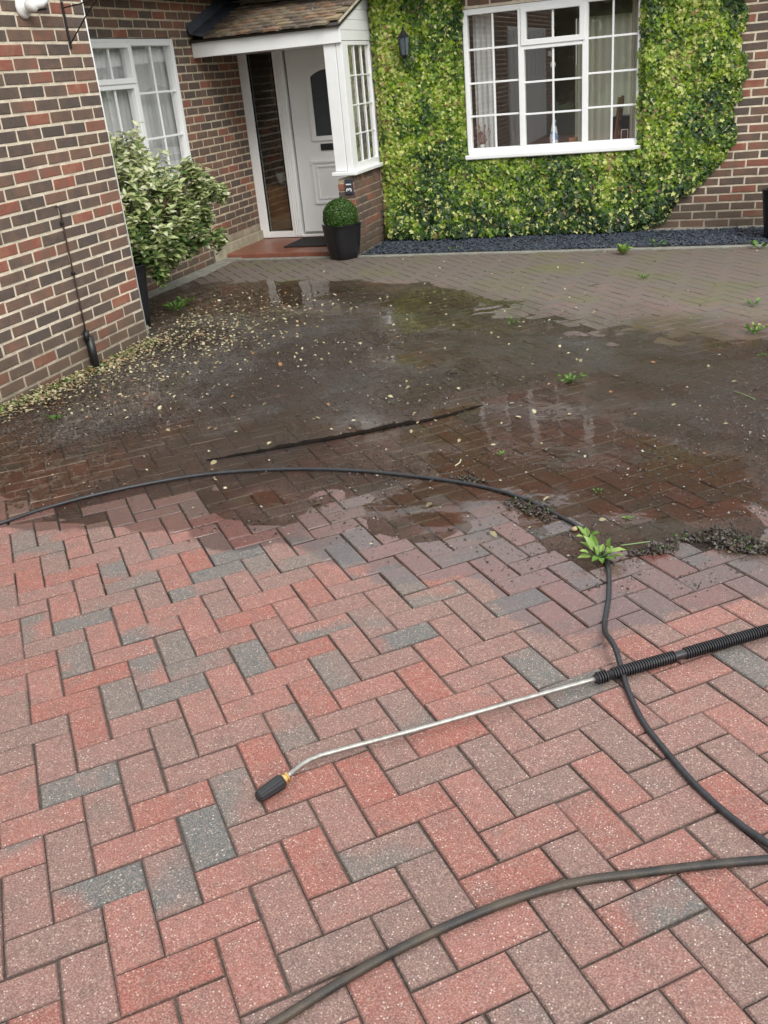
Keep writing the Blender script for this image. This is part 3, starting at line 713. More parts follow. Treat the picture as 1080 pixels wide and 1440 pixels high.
for (a, b, c, d, w, yy) in ((-.33, .16, .30, .745, .022, 4.106), (-.28, .11, .35, .695, .016, 4.110)):
    ring(MB(), [(a, c), (b, c), (b, d), (a, d)], [(a+w, c+w), (b-w, c+w), (b-w, d-w), (a+w, d-w)], yy, 4.1195).build('door_moulding', MT['doorpaint'], door)
MB().box((-.49, 4.113, -.03), (.32, 4.119, .012), .002).build('weather_bar', MT['steel'], door)
MB().box((.24, 4.07, .86), (.27, 4.118, 1.05), .004).tube([(.255, 4.065, 1.0), (.16, 4.06, 1.0)], .009, 8).build('door_handle', MT['steel'], door)

# ================================================================ PORCH
porch = thing('porch', 'white porch canopy with lichened tiled lean-to roof and glazed brick-based side', 'porch', (-.25, 3.6, -.09))
def pp(mb, name, mat, smooth=False, parent=porch, **kw):
    o = mb.build(name, mat, parent, smooth=smooth, **kw)
    if parent is porch: o.matrix_parent_inverse = Matrix.Translation(-Vector(porch.location))
    return o
fz0, fz1 = 1.822, 1.975
pp(MB().box((-1.034, 3.165, fz0), (.505, 3.19, fz1), .003), 'fascia', MT['upvc'])
pp(MB().box((-1.034, 3.191, 1.835), (.475, 4.099, 1.85), 0), 'porch_ceiling', MT['upvc'])
pp(MB().box((.315, 3.193, .705), (.435, 3.255, 1.834), .004), 'post', MT['upvc'])
# the dwarf wall carries the glazed side
dw = pp(MB().box((.327, 3.202, -.2), (.488, 3.40, .635), 0).box((.327, 3.38, -.2), (.488, 3.995, .635), 0), 'dwarf_wall', MT['mortar2'], label='low brick wall under the glazed side of the porch')
pc = []
def one_brick(out, P, ex, ez, L, H, base=.2105, V=None):
    V = V or bv; ex = Vector(ex); ez = (Vector(ez)+ex*random.gauss(0, .01)).normalized(); ex = (ex-ez*ex.dot(ez)).normalized(); ey = ez.cross(ex)
    M4 = Matrix((ex*(L/(.2105 if V is bv else .101)), ey*(H/BH), ez)).transposed().to_4x4(); M4.translation = P; out.append((1, M4, V, dw))
for r in range(9):
    zc = -.075+.075*(r+.5); off = 0 if r % 2 else -.1125
    a = 3.19+off
    while a < 3.99:
        p, q = max(a+.006, 3.195), min(a+.219, 3.99)
        if q-p > .035: one_brick(pc, Vector((.5, (p+q)/2, zc)), (0, 1, 0), (1, 0, 0), q-p, BH, V=bv if q-p > .15 else bh)
        a += .225
    one_brick(pc, Vector((.41, 3.19, zc)), (1, 0, 0), (0, -1, 0), .17, BH)
for k in range(11):   # soldier header course under the sill
    one_brick(pc, Vector((.5, 3.23+.072*k, .615)), (0, 0, 1), (1, 0, 0), .072, .056, V=bh) if False else None
for (sz, M4, V, par) in pc:
    me, vs, fs = V.pick(); o = bpy.data.objects.new('brick', me); COL.objects.link(o); o.parent = dw; o.matrix_basis = M4
# header-on-edge row
for k in range(11):
    me, vs, fs = bh.pick(); ex, ez = Vector((0, 0, 1)), Vector((1, 0, 0)); ey = ez.cross(ex)
    M4 = Matrix((ex*(.070/.101), ey*(.056/BH), ez)).transposed().to_4x4(); M4.translation = Vector((.5005, 3.225+.0725*k, .6375)); 
    o = bpy.data.objects.new('brick', me); COL.objects.link(o); o.parent = dw; o.matrix_basis = M4
# sill with mitred corner
mb = MB(); mb.box((.285, 3.15, .668), (.545, 3.192, .705), .006); mb.box((.46, 3.192, .668), (.545, 4.0, .705), .006)
pp(mb, 'porch_sill', MT['upvc'])
# side window in plane X=.5
ps = lambda a, d, z: (.5-d, a, z)
outer = [(3.193, 3.345, .705, 1.834, .0, .06), (3.945, 3.998, .705, 1.834, 0, .06), (3.345, 3.945, .705, .765, 0, .06), (3.345, 3.945, 1.80, 1.834, 0, .06)]
mb = MB()
for f in outer: mb.box(ps(f[0], f[4], f[2]), ps(f[1], f[5], f[3]), .003)
sw = pp(mb, 'side_window', MT['upvc'])
MB().box(ps(3.345, .025, .765), ps(3.945, .033, 1.80), 0).build('pane', MT['glass'], sw)
for k in (1, 2):
    c = 3.345+.2*k; MB().box(ps(c-.006, .012, .765), ps(c+.006, .024, 1.80), .001).build('glazing_bar', MT['upvc'], sw)
for k in (1, 2, 3):
    c = .765+1.035*k/4; MB().box(ps(3.345, .013, c-.006), ps(3.945, .0235, c+.006), .001).build('glazing_bar', MT['upvc'], sw)
# gable boards
def roofz(y): return 1.985+(y-3.15)*.345
for k, (a, b) in enumerate(((1.840, 1.925), (1.928, 2.013), (2.016, 2.101), (2.104, 2.189), (2.192, 2.27))):
    ys = max(3.192, 3.15+(b-.0-1.985)/.345)+.01; y00 = max(3.192, 3.15+(a-1.985)/.345)
    if ys > 3.97: ys = 3.97
    mb = MB(); vs = []
    for x in (.488, .502): vs += [(x, y00, a), (x, 3.998, a), (x, 3.998, b), (x, ys, b)]
    mb.add(vs, [(4, 5, 6, 7), (3, 2, 1, 0), (0, 1, 5, 4), (1, 2, 6, 5), (2, 3, 7, 6), (3, 0, 4, 7)])
    pp(mb, 'gable_board', MT['upvc'])
pr_ = pp(slab([(-1.034, 3.13, 1.968), (.515, 3.13, 1.968), (.515, 4.0, 1.968+.87*.345), (-1.034, 4.0, 1.968+.87*.345)], .02), 'porch_roof', MT['soffit'])
# verge strip
mb = MB(); mb.tube([(.522, 3.12, 1.985), (.522, 4.0, 1.985+.88*.345)], .012, 6); mb.build('verge', MT['conc2'], pr_)
tv = []
for i in range(24):
    mb = MB(); L, Wd = .158, .17; t = .020
    nx_ = 4; vs = []
    c0 = random.uniform(.003, .008)
    for (yy, dz) in ((-.5, 0), (.5, 0)):
        for k in range(nx_+1):
            xx = -.5+k/nx_; vs.append((xx*L*.975+random.uniform(-.001, .001), yy*Wd+(random.uniform(-.005, .004) if yy < 0 else 0), c0*(1-4*xx*xx)))
    n_ = len(vs); vs += [(x, y, z-t) for x, y, z in vs]
    fs = []
    for k in range(nx_): fs += [(k, k+1, nx_+2+k, nx_+1+k), (n_+nx_+1+k, n_+nx_+2+k, n_+k+1, n_+k), (n_+k, n_+k+1, k+1, k)]
    fs += [(0, nx_+1, n_+nx_+1, n_), (nx_, n_+nx_, n_+2*nx_+1, 2*nx_+1)]
    mb.add(vs, fs, (random.random(), random.random(), random.random())); me = mb.mesh('roof_tile'); me.materials.append(MT['tile']); tv.append(me)
sl_ = math.atan(.345)
for r in range(9):
    yy = 3.105+.098*r*math.cos(sl_)+.08; z = 1.985+(yy-3.15)*.345+.012
    x = -.80-(.079 if r % 2 else 0)+.02
    while x < .47:
        me = random.choice(tv); o = bpy.data.objects.new('roof_tile', me); COL.objects.link(o); o.parent = pr_
        o.location = (x+random.gauss(0, .002), yy+random.gauss(0, .003), z+random.gauss(0, .0015)); o.rotation_euler = (sl_-.13+random.gauss(0, .010), random.gauss(0, .012), random.gauss(0, .012))
        x += .158
mb = MB(); vs = []
for k in range(8):
    y = 3.11+.89*k/7; z = 1.985+(y-3.15)*.345+.02
    vs += [(-1.032, y, z+.11), (-1.0, y, z+.03+.004*random.random()), (-.86, y, z+.006*random.random())]
fs = []
for k in range(7):
    for q in (0, 1): a = 3*k+q; fs.append((a, a+1, a+4, a+3))
mb.add(vs, fs); o = mb.build('lead_flashing', MT['lead'], pr_)
# porch step
stp = pp(MB().box((-1.03, 3.175, -.2), (.326, 4.099, -.045), .008), 'step', MT['step'])
for k in range(1, 5): MB().box((-1.03+.27*k-.002, 3.18, -.0445), (-1.03+.27*k+.002, 4.09, -.0438), 0).build('tile_joint', MT['mortar2'], stp)

# ================================================================ INTERIORS
def curtain(name, p, ax, w, z0, z1, amp, folds, mat, label, cat='curtain', group=None):
    mb = MB(); n = folds*8; vs = []
    for k in range(n+1):
        t = k/n; d = amp*math.sin(t*folds*2*math.pi+.6*math.sin(t*7))*(.7+.3*math.sin(t*13))
        x, y = (p[0]+t*w, p[1]+d) if ax == 0 else (p[0]+d, p[1]+t*w)
        vs += [(x, y, z0), (x, y, z1)]
    mb.add(vs, [(2*k, 2*k+2, 2*k+3, 2*k+1) for k in range(n)])
    mb.sm = True; return mb.build(name, mat, smooth=True, label=label, cat=cat, group=group)
curtain('net_curtain', (-1.125, 1.44), 1, 1.34, .76, 1.98, .014, 16, MT['net'], 'pale gathered net curtain hanging inside the window behind the shrub')
curtain('net_curtain', (1.50, 4.17), 0, .20, .74, 2.0, .02, 4, MT['net'], 'pale net curtain at the left edge of the large ivy-framed window')
P = ray(820, 60, 1, 5.3); Q = ray(896, 60, 1, 5.3)
bl = curtain('vertical_blind', (2.24, 5.95), 0, 1.12, .50, 1.9, .03, 14, MT['curtain'], 'cream pleated blind seen through the right light of the large window', 'blind')
curtain('curtain', (3.0, 4.2), 0, .10, .74, 2.0, .015, 3, MT['curtain'], 'narrow beige curtain at the right edge of the large window')
# cabinet, chair, vase, flowers, box, bowl, ornaments, table
def boxthing(name, a, b, mat, label, cat, extra=None):
    t = thing(name, label, cat, ((a[0]+b[0])/2, (a[1]+b[1])/2, a[2])); 
    t_inv = Matrix.Translation(-Vector(t.location))
    def add(mb, nm, mt, **kw): o = mb.build(nm, mt, t, **kw); o.matrix_parent_inverse = t_inv; return o
    add(MB().box(a, b, .008), 'body', mat); return t, add
t, add = boxthing('window_ledge', (1.45, 4.061, .64), (3.11, 4.20, .70), MT['porcelain'], 'white inner window ledge behind the large window', 'ledge')
t, add = boxthing('sideboard', (2.75, 5.0, -.05), (3.7, 5.25, .92), MT['darkwood'], 'dark red wooden sideboard inside the right light of the large window', 'sideboard')
add(MB().box((2.8, 4.99, .2), (3.2, 4.999, .8), .004), 'cabinet_door', MT['darkwood']); add(MB().box((3.25, 4.99, .2), (3.65, 4.999, .8), .004), 'cabinet_door', MT['darkwood'])
# chair
ch = thing('dining_chair', 'dark ladder-back dining chair inside the right light of the large window', 'chair', (2.62, 4.75, -.05)); ci = Matrix.Translation(-Vector(ch.location))
def ca(mb, nm): o = mb.build(nm, MT['wood'], ch); o.matrix_parent_inverse = ci
ca(MB().box((2.45, 4.55, .50), (2.80, 4.95, .54), .006), 'seat')
for x, y in ((2.47, 4.57), (2.78, 4.57)): ca(MB().box((x-.018, y-.018, -.05), (x+.018, y+.018, .50), .003), 'leg')
for y in (4.60, 4.92): ca(MB().tube([(2.80, y, -.05), (2.81, y, .5), (2.86, y, 1.12)], .017, 8), 'leg')
for z in (.7, .85, 1.0): ca(MB().box((2.825+(z-.7)*.06, 4.62, z), (2.845+(z-.7)*.06, 4.90, z+.05), .003), 'back_slat')
def onledge(u, zb=.70, y=4.13):
    q = ray(u, 195, 1, y); return Vector((q.x, y, zb))
v = onledge(779); t = thing('vase', 'tall white vase with blue pattern on the large window ledge', 'vase', v)
M = Mat('blue and white china', rough=.2); M.base(M.ramp(M.noise(M.pos(), 22, 3), [(.5, (.65, .68, .7)), (.56, (.10, .2, .45))])); 
MB().lathe([(.028, 0), (.04, .03), (.042, .12), (.03, .2), (.018, .25), (.022, .28)], seg=20).build('body', M.m, t, smooth=True)
v = onledge(678); t = thing('dried_flowers', 'bunch of dried pink flowers in a glass at the lower left of the large window', 'flowers', v)
MB().lathe([(.02, 0), (.03, .05), (.025, .1)], seg=14).build('vase', MT['porcelain'], t, smooth=True)
mb = MB()
for k in range(26):
    a = random.uniform(0, 6.28); r = random.uniform(.02, .09); h = random.uniform(.14, .28); e = (r*math.cos(a), .3*r*math.sin(a), h)
    mb.tube([(0, 0, .08), (e[0]*.5, e[1]*.5, h*.6), e], .0015, 4); mb.lathe([(.002, -.008), (.009, 0), (.002, .01)], c=e, seg=5)
mb.build('stem', simple('dusty pink', (.32, .16, .14), .9), t)
v = onledge(717); t = thing('photo_frame', 'small black box standing on the ledge behind the left light', 'box', v)
MB().box((-.045, -.02, 0), (.045, .02, .10), .004).build('body', MT['blackplastic'], t)
v = onledge(806); t = thing('wooden_box', 'small tan wooden box on the ledge behind the middle light', 'box', v)
MB().box((-.04, -.03, 0), (.04, .03, .11), .004).build('body', MT['wood'], t)
v = onledge(878); t = thing('candle_holder', 'white wire candle holder at the lower right of the large window', 'holder', v)
mb = MB()
for x in (-.03, .03): mb.tube([(x, 0, 0), (x, 0, .15)], .003, 6)
mb.tube([(-.03, 0, .15), (.03, 0, .15)], .003, 6).build('wire', MT['white'], t)
P = ray(776, 85, 1, 4.12); t = thing('glass_mobile', 'two round glass ornaments hanging inside the middle light of the window', 'ornament', (P.x, 4.12, 1.9))
for dz in (-.33, -.43):
    MB().lathe([(.004, -.03), (.022, -.022), (.03, 0), (.022, .022), (.004, .03)], c=(0.01 if dz < -.4 else -.01, 0, dz), seg=14).build('disc', MT['porcelain'], t, smooth=True)
MB().tube([(0, 0, 0), (0, 0, -.42)], .0012, 4).build('cord', MT['white'], t)
# hall table with pot plant behind the sidelight
t, add = boxthing('hall_table', (-1.0, 4.22, -.03), (-.60, 4.5, .50), MT['wood'], 'brown wooden table behind the sidelight of the front door', 'table')
t = thing('pot_plant', 'green plant in a white pot on the table behind the sidelight', 'plant', (-.78, 4.31, .50))
MB().lathe([(.05, 0), (.072, .06), (.075, .13), (.066, .13), (.06, .11)], seg=20).build('pot', MT['porcelain'], t, smooth=True)

# ================================================================ FOLIAGE
LEAF_E = (np.array([(0, 0, 0), (.28, .30, .07), (.66, .26, .05), (1, 0, -.10), (.66, -.26, .05), (.28, -.30, .07), (.45, 0, -.02)]), [(6, 0, 5), (6, 5, 4), (6, 4, 3), (6, 3, 2), (6, 2, 1), (6, 1, 0)])
LEAF_I = (np.array([(0, 0, 0), (.02, .40, .04), (.36, .30, .03), (.45, .52, -.02), (.62, .22, .03), (1, 0, -.12), (.62, -.22, .03), (.45, -.52, -.02), (.36, -.30, .03), (.02, -.40, .04), (.4, 0, .0)]),
          [(10, k+1, k) for k in range(9)]+[(10, 0, 9)])
def leaves(shape, P, Nn, size, tint, roll=None, updir=None):
    """vectorised leaf cloud: P (n,3) positions, Nn (n,3) leaf normals, size (n,), tint (n,3)"""
    vs0, fs0 = shape; n = len(P)
    Nn = Nn/np.linalg.norm(Nn, axis=1, keepdims=True)
    d = updir if updir is not None else rng.normal(size=(n, 3))
    X = d-(d*Nn).sum(1, keepdims=True)*Nn; X /= np.linalg.norm(X, axis=1, keepdims=True)+1e-9; Y = np.cross(Nn, X)
    s = size[:, None, None]
    V = P[:, None]+s*((vs0[None, :, 0, None]-.45)*X[:, None]+vs0[None, :, 1, None]*Y[:, None]+vs0[None, :, 2, None]*Nn[:, None])
    m_ = len(vs0); V = V.reshape(-1, 3); F_ = (np.array(fs0)[None]+np.arange(n)[:, None, None]*m_).reshape(-1, 3)
    C_ = np.repeat(tint, m_, axis=0); return V, F_, C_
def cloud(name, parts, mat, parent=None, **kw):
    V = np.concatenate([p[0] for p in parts]); off = 0; Fs = []
    for p in parts: Fs.append(p[1]+off); off += len(p[0])
    Fa = np.concatenate(Fs); C_ = np.concatenate([p[2] for p in parts])
    me = bpy.data.meshes.new(name); me.vertices.add(len(V)); me.vertices.foreach_set('co', V.astype(np.float32).ravel())
    me.loops.add(len(Fa)*3); me.loops.foreach_set('vertex_index', Fa.astype(np.int32).ravel())
    me.polygons.add(len(Fa)); me.polygons.foreach_set('loop_start', np.arange(0, len(Fa)*3, 3, dtype=np.int32))
    me.update(calc_edges=True); a = me.color_attributes.new('tint', 'FLOAT_COLOR', 'POINT')
    a.data.foreach_set('color', np.c_[C_, np.ones(len(C_))].astype(np.float32).ravel())
    me.materials.append(mat); return link(name, me, None, parent, **kw)

LEAF_N = (LEAF_E[0]*np.array([1, .74, 1]), LEAF_E[1])
# ---- ivy
def ivy_in(x, z):
    e = .07*fbm(x, z, 4.5, 2.2)
    if .53 < x < 1.50+e*.5 and -.12 < z < 2.7: 
        if x > 1.43+.6*e and z > .70: return False
        return True
    if 1.4 < x < 3.3 and z < .665+e*.5: return z > -.12 if x < 3.0 else z > (x-3.0)*.30-.10
    if x >= 3.1+e*.4 and z > .66:
        xm = 3.97+e*1.2 if z > .8 else 3.97
        return x < xm
    if x >= 3.1:
        lim = interp([(-.1, 3.25), (.1, 3.42), (.3, 3.62), (.42, 3.80), (.55, 3.86), (.75, 3.96)], z)+e
        return x < lim
    return False
N0 = 100000
xs = rng.uniform(.5, 4.1, N0); zs = rng.uniform(-.12, 2.7, N0)
keepi = [i for i in range(N0) if ivy_in(xs[i], zs[i])]
xs, zs = xs[keepi], zs[keepi]; n = len(xs)
lump = np.array([.5+fbm(x, z, 2.2, 4.4)*.5+.35*fbm(x, z, 7, 1.4) for x, z in zip(xs, zs)])
edge = np.array([1. if all(ivy_in(x+dx, z+dz) for dx, dz in ((.07, 0), (-.07, 0), (0, .07), (0, -.07))) else .35 for x, z in zip(xs, zs)])
dep = (.05+.085*np.clip(lump, 0, 1.1))*edge*(1+1.1*np.clip((.45-zs)/.6, 0, 1))
dd = dep*(1-rng.random(n)**1.6*.8)
Pp = np.c_[xs, 3.99-dd, zs]
Nn = np.c_[rng.normal(0, .38, n), -1+0*xs, .45+rng.normal(0, .38, n)]
patch = np.array([fbm(x, z, 1.6, 7.7) for x, z in zip(xs, zs)]); patch2 = np.array([fbm(x, z, 6, 3.3) for x, z in zip(xs, zs)])
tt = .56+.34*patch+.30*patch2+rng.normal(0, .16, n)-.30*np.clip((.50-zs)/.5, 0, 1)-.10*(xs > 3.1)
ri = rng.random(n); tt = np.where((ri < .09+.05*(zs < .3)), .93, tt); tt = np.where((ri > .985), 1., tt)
tt = np.clip(tt-.20*(dd < dep*.7), 0, 1)  # leaves deeper in the ivy tinted darker, shade of the gaps put into colour
size = rng.uniform(.024, .052, n)*(1+.35*np.clip((.4-zs)/.5, 0, 1))
hang = np.c_[rng.normal(0, .5, n), np.zeros(n), -1+rng.normal(0, .4, n)]
ivy = thing('ivy', 'yellow-green variegated ivy covering the front wall around the large window', 'ivy', (2, 3.9, -.09))
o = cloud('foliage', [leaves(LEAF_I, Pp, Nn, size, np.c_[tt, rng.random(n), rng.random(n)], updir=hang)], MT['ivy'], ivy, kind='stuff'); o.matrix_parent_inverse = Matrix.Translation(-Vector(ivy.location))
mb = MB()
for k in range(40):
    x = random.choice([random.uniform(.7, 1.4), random.uniform(1.5, 3.2), random.uniform(3.2, 3.9)]); zt = .6 if 1.4 < x < 3.1 else 2.3
    pts = [(x, 3.985, -.09)]; z = -.09
    while z < zt: z += .12; x += random.gauss(0, .03); pts.append((x, 3.98, z)) if ivy_in(x, z) else None
    if len(pts) > 2 and x < 3.2: mb.tube(pts, [.009*(1-.7*i/len(pts)) for i in range(len(pts))], 5)
o = mb.build('stem', MT['twig'], ivy, kind='stuff'); o.matrix_parent_inverse = Matrix.Translation(-Vector(ivy.location))

# ---- planters
def square_pot(name, loc, wt, wb_, h, label, rz=0, curve=0.):
    t = thing(name, label, 'planter', loc, rz)
    prof = []
    for k in range(9):
        q = k/8; w = wb_+(wt-wb_)*(q**(.55 if curve else 1)); prof.append((w/2, h*q))
    prof += [(wt/2+.006, h+.004), (wt/2-.02, h+.004), (wt/2-.03, h-.05)]
    mb = MB().lathe(prof, seg=32, sq=5); mb.build('pot', MT['black'], t, smooth=True)
    MB().lathe([(wt/2-.032, h-.06), (wt/2-.032, h-.035)], seg=16, sq=5).build('soil', MT['soil'], t)
    return t
pl1 = square_pot('planter', (.395, 3.00, -.088), .315, .21, .33, 'black glazed pot holding the clipped box ball beside the front door', .2, 1)
pl2 = square_pot('planter', (-.40, .44, -.088), .30, .22, .46, 'tall dark grey planter holding the variegated shrub at the wall corner', .1)
# topiary
top = thing('topiary', 'round clipped box ball growing in the black pot by the door', 'topiary', (.395, 3.00, .22))
n = 9000; d = rng.normal(size=(n, 3)); d /= np.linalg.norm(d, axis=1, keepdims=True)
bump_ = np.array([1+.05*noise.noise(Vector(q)*4)+.03*noise.noise(Vector(q)*13) for q in d]); rr = .170*bump_*(1-.22*rng.random(n)**2)
Pp = d*rr[:, None]*np.array([1, 1, .98])+np.array([0, 0, .098])
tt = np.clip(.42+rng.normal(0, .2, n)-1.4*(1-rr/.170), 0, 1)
cloud('foliage', [leaves(LEAF_E, Pp, d+rng.normal(0, .5, (n, 3)), rng.uniform(.012, .019, n), np.c_[tt, tt, tt])], MT['box'], top, kind='stuff')
MB().tube([(0, 0, -.02), (0, 0, .10)], .012, 8).build('trunk', MT['twig'], top)

# ---- variegated shrub
sh = thing('shrub', 'large cream and green variegated shrub in front of the left window', 'shrub', (-.42, .48, .34))
shc = [(-.60, .42, 1.45, .13, .16, .26), (-.55, .85, 1.22, .26, .34, .22), (-.45, .3, .72, .25, .24, .3), (-.34, 1.1, .92, .26, .34, .24), (-.28, 1.0, .68, .24, .30, .20), (-.22, 1.35, .86, .22, .24, .18), (-.28, .75, .42, .20, .22, .12), (-.25, .95, .52, .2, .2, .14), (-.5, .7, 1.0, .34, .45, .30), (-.3, .75, .62, .28, .34, .24), (-.5, .5, .95, .22, .25, .28), (-.46, .62, .78, .34, .48, .34), (-.55, .95, .95, .32, .42, .32), (-.40, .5, .60, .24, .30, .20), (-.45, .95, .60, .3, .42, .24), (-.72, .85, 1.15, .2, .30, .22), (-.35, 1.25, .75, .24, .25, .15), (-.62, .45, 1.22, .13, .16, .22), (-.28, .62, .44, .17, .16, .13), (-.66, .35, 1.45, .06, .07, .20)]
for _ in range(26):
    a_ = random.uniform(-.4, 1.5); shc.append((-.40+.30*math.sin(a_*1.4+.3)*random.uniform(.6, 1.15), .75+.55*math.sin(a_)+random.gauss(0, .12), random.uniform(.40, 1.02), .05, .05, .06))
shc += [(-.12, 1.22, .95, .06, .06, .05), (-.10, 1.05, .70, .07, .07, .05), (-.16, .80, .42, .08, .08, .06), (-.20, .62, .30, .05, .05, .05), (-.08, 1.3, .84, .05, .05, .04)]
LP, LN, LS, LT, LD = [], [], [], [], []
root = Vector((-.40, .46, .33)); tw = []
for (cx, cy, cz, rx, ry, rz_) in shc:
    nsh = int(44*(rx*ry*rz_/.03)**.55)+12
    for _ in range(nsh):
        dv = Vector(rng.normal(size=3)).normalized(); q = random.uniform(.55, 1.04)
        tip = Vector((cx+dv.x*rx*q, cy+dv.y*ry*q, cz+dv.z*rz_*q)); out = (tip-Vector((cx, cy, cz-.25))).normalized()
        if tip.x > -.09 and tip.y < .2: continue
        if tip.x < -1.0 or tip.y < .06: continue
        tw.append([root, root.lerp(Vector((cx, cy, cz)), .7), tip])
        nl = random.randint(6, 10)
        for k in range(nl):
            a = 2.4*k+random.random(); b = out.orthogonal().normalized(); c2 = out.cross(b); rad = b*math.cos(a)+c2*math.sin(a)
            dirv = (rad*random.uniform(.7, 1.)+out*random.uniform(.1, .8)).normalized(); pos = tip-out*(.012*k)+dirv*.025
            nrm = (Vector((0, -.35, 1))*.7+out*.6+Vector(rng.normal(size=3))*.35-dirv*.25)
            LP.append(pos[:]); LN.append(nrm[:]); LD.append(dirv[:]); LS.append(random.uniform(.050, .088)*(1.15 if pos.z < .6 else .9))
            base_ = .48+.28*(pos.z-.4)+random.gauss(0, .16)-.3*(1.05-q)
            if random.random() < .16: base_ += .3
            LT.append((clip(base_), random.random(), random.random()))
LP, LN, LD, LS, LT = map(np.array, (LP, LN, LD, LS, LT)); LP0 = LP-np.array(sh.location)
scr = np.array([(lambda q: q[2] if q and 140 < q[0] < 330 else 99)(proj(p)) for p in LP])
order = np.argsort(scr); ind = order[:260]; rest = order[260:]
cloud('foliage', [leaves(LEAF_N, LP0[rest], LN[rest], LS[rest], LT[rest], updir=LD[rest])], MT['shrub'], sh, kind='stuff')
lv = []
for k in range(20):
    t_ = (clip(.15+.8*k/19), random.random(), random.random()); mb = MB(); vs0, fs0 = LEAF_N
    mb.add([(x-.45, y, z) for x, y, z in vs0], fs0, t_); me = mb.mesh('leaf'); me.materials.append(MT['shrub']); lv.append(me)
for i in ind:
    nn = Vector(LN[i]).normalized(); X = Vector(LD[i]); X = (X-nn*X.dot(nn)).normalized(); Y = nn.cross(X); s_ = LS[i]
    M4 = Matrix((X*s_, Y*s_, nn*s_)).transposed().to_4x4(); M4.translation = Vector(LP0[i])
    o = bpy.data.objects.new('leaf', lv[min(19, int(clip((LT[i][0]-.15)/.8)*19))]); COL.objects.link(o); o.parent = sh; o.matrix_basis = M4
mb = MB()
for p in tw[::4]: mb.tube([q-Vector(sh.location) for q in p], [.008, .004, .0015], 5)
mb.build('branch', MT['twig'], sh, kind='stuff')

# ---- right edge planter with conifer
pl3 = square_pot('planter', (4.44, 3.42, -.088), .36, .28, .42, 'black planter at the right edge of the picture on the slate chippings', 0)
cf = thing('conifer', 'small dark conifer in the planter at the right edge', 'conifer', (4.44, 3.42, .33))
n = 4500; a = rng.uniform(0, 6.28, n); h = rng.random(n)**1.2; r = .17*(1-h)**.8*(.6+.4*rng.random(n))
Pp = np.c_[r*np.cos(a), r*np.sin(a), h*.75-.02]; tt = np.clip(.3+rng.normal(0, .2, n), 0, 1)
cloud('foliage', [leaves(LEAF_E, Pp, np.c_[np.cos(a), np.sin(a), .5+0*a]+rng.normal(0, .5, (n, 3)), rng.uniform(.02, .035, n), np.c_[tt, tt, tt])], MT['hedge'], cf, kind='stuff')
MB().tube([(0, 0, -.02), (0, 0, .6)], .012, 8).build('trunk', MT['twig'], cf)

# ---- hedge and trees across the road (they show in the glass and the wet paving)
def leafmass(name, c, r, n, label, cat, trunk=0):
    t = thing(name, label, cat, (c[0], c[1], -.2)); d = rng.normal(size=(n, 3)); d /= np.linalg.norm(d, axis=1, keepdims=True)
    q = np.array([1+.35*noise.noise(Vector(k)*2.2+Vector(c)) for k in d])*(1-.4*rng.random(n)**2)
    P_ = d*q[:, None]*np.array(r)+np.array([0, 0, c[2]+.2]); tt = np.clip(.4+rng.normal(0, .25, n), 0, 1)
    cloud('crown', [leaves(LEAF_E, P_, d+rng.normal(0, .6, (n, 3)), rng.uniform(.2, .4, n), np.c_[tt, tt, tt])], MT['hedge'], t, kind='stuff')
    MB().tube([(0, 0, 0), (.1, 0, c[2]*.5), (0, 0, c[2]+.3)], [.2, .16, .08], 8).build('trunk', MT['twig'], t)
for k, (x, y, z, r) in enumerate(((-6, -20, 2.6, 2.6), (-1, -21, 2.2, 2.3), (3.5, -20, 2.8, 2.6), (9, -19, 2.2, 2.4))):
    leafmass('tree', (x, y, z), (r, 1.6, r*.9), 3500, ('leftmost', 'second from left', 'third from left', 'rightmost')[k]+' of the dark garden trees across the road mirrored in the window', 'tree')


# ================================================================ WALL FITTINGS
# security light
t = thing('security_light', 'white round-based security light high on the left brick wall', 'light', (0, -.60, 2.06)); X = Vector((1, 0, 0))
MB().lathe([(.062, .002), (.062, .010), (.050, .024), (.034, .030), (.034, .042)], axis=X, seg=28).build('base', MT['white'], t, smooth=True)
MB().lathe([(.033, .0425), (.033, .085), (.024, .098)], axis=X, seg=20).build('collar', MT['white'], t, smooth=True)
MB().tube([(.07, .0, .0), (.10, .05, .01), (.115, .085, .04)], .024, 12).build('arm', MT['white'], t, smooth=True)
MB().lathe([(.026, -.04), (.030, -.035), (.040, .05), (.040, .07), (.034, .07), (.030, .05)], c=(.12, .10, .08), axis=Vector((.1, .25, 1)), seg=20).build('lamp_housing', MT['white'], t, smooth=True)
MB().tube([(.075, .035, -.018), (.085, .10, -.012)], .012, 8).build('sensor', MT['blackplastic'], t)
# basket bracket
t = thing('hanging_bracket', 'black iron hanging basket bracket on the left brick wall', 'bracket', (0, -.22, 1.85))
MB().box((.001, -.008, -.01), (.010, .010, .25), .002).build('back_plate', MT['iron'], t)
MB().tube([(.008, 0, .215), (.12, 0, .222), (.30, 0, .25)], .0042, 8).build('arm', MT['iron'], t)
MB().tube(spline([(.008, 0, .015), (.10, .0, .10), (.20, .0, .19), (.29, 0, .252), (.33, 0, .262), (.345, 0, .24), (.335, 0, .22)]), .0042, 8).build('brace', MT['iron'], t)
MB().lathe([(.009, 0), (.007, .012)], c=(.002, .001, .26), axis=Vector((0, 0, 1)), seg=8).build('finial', MT['iron'], t)
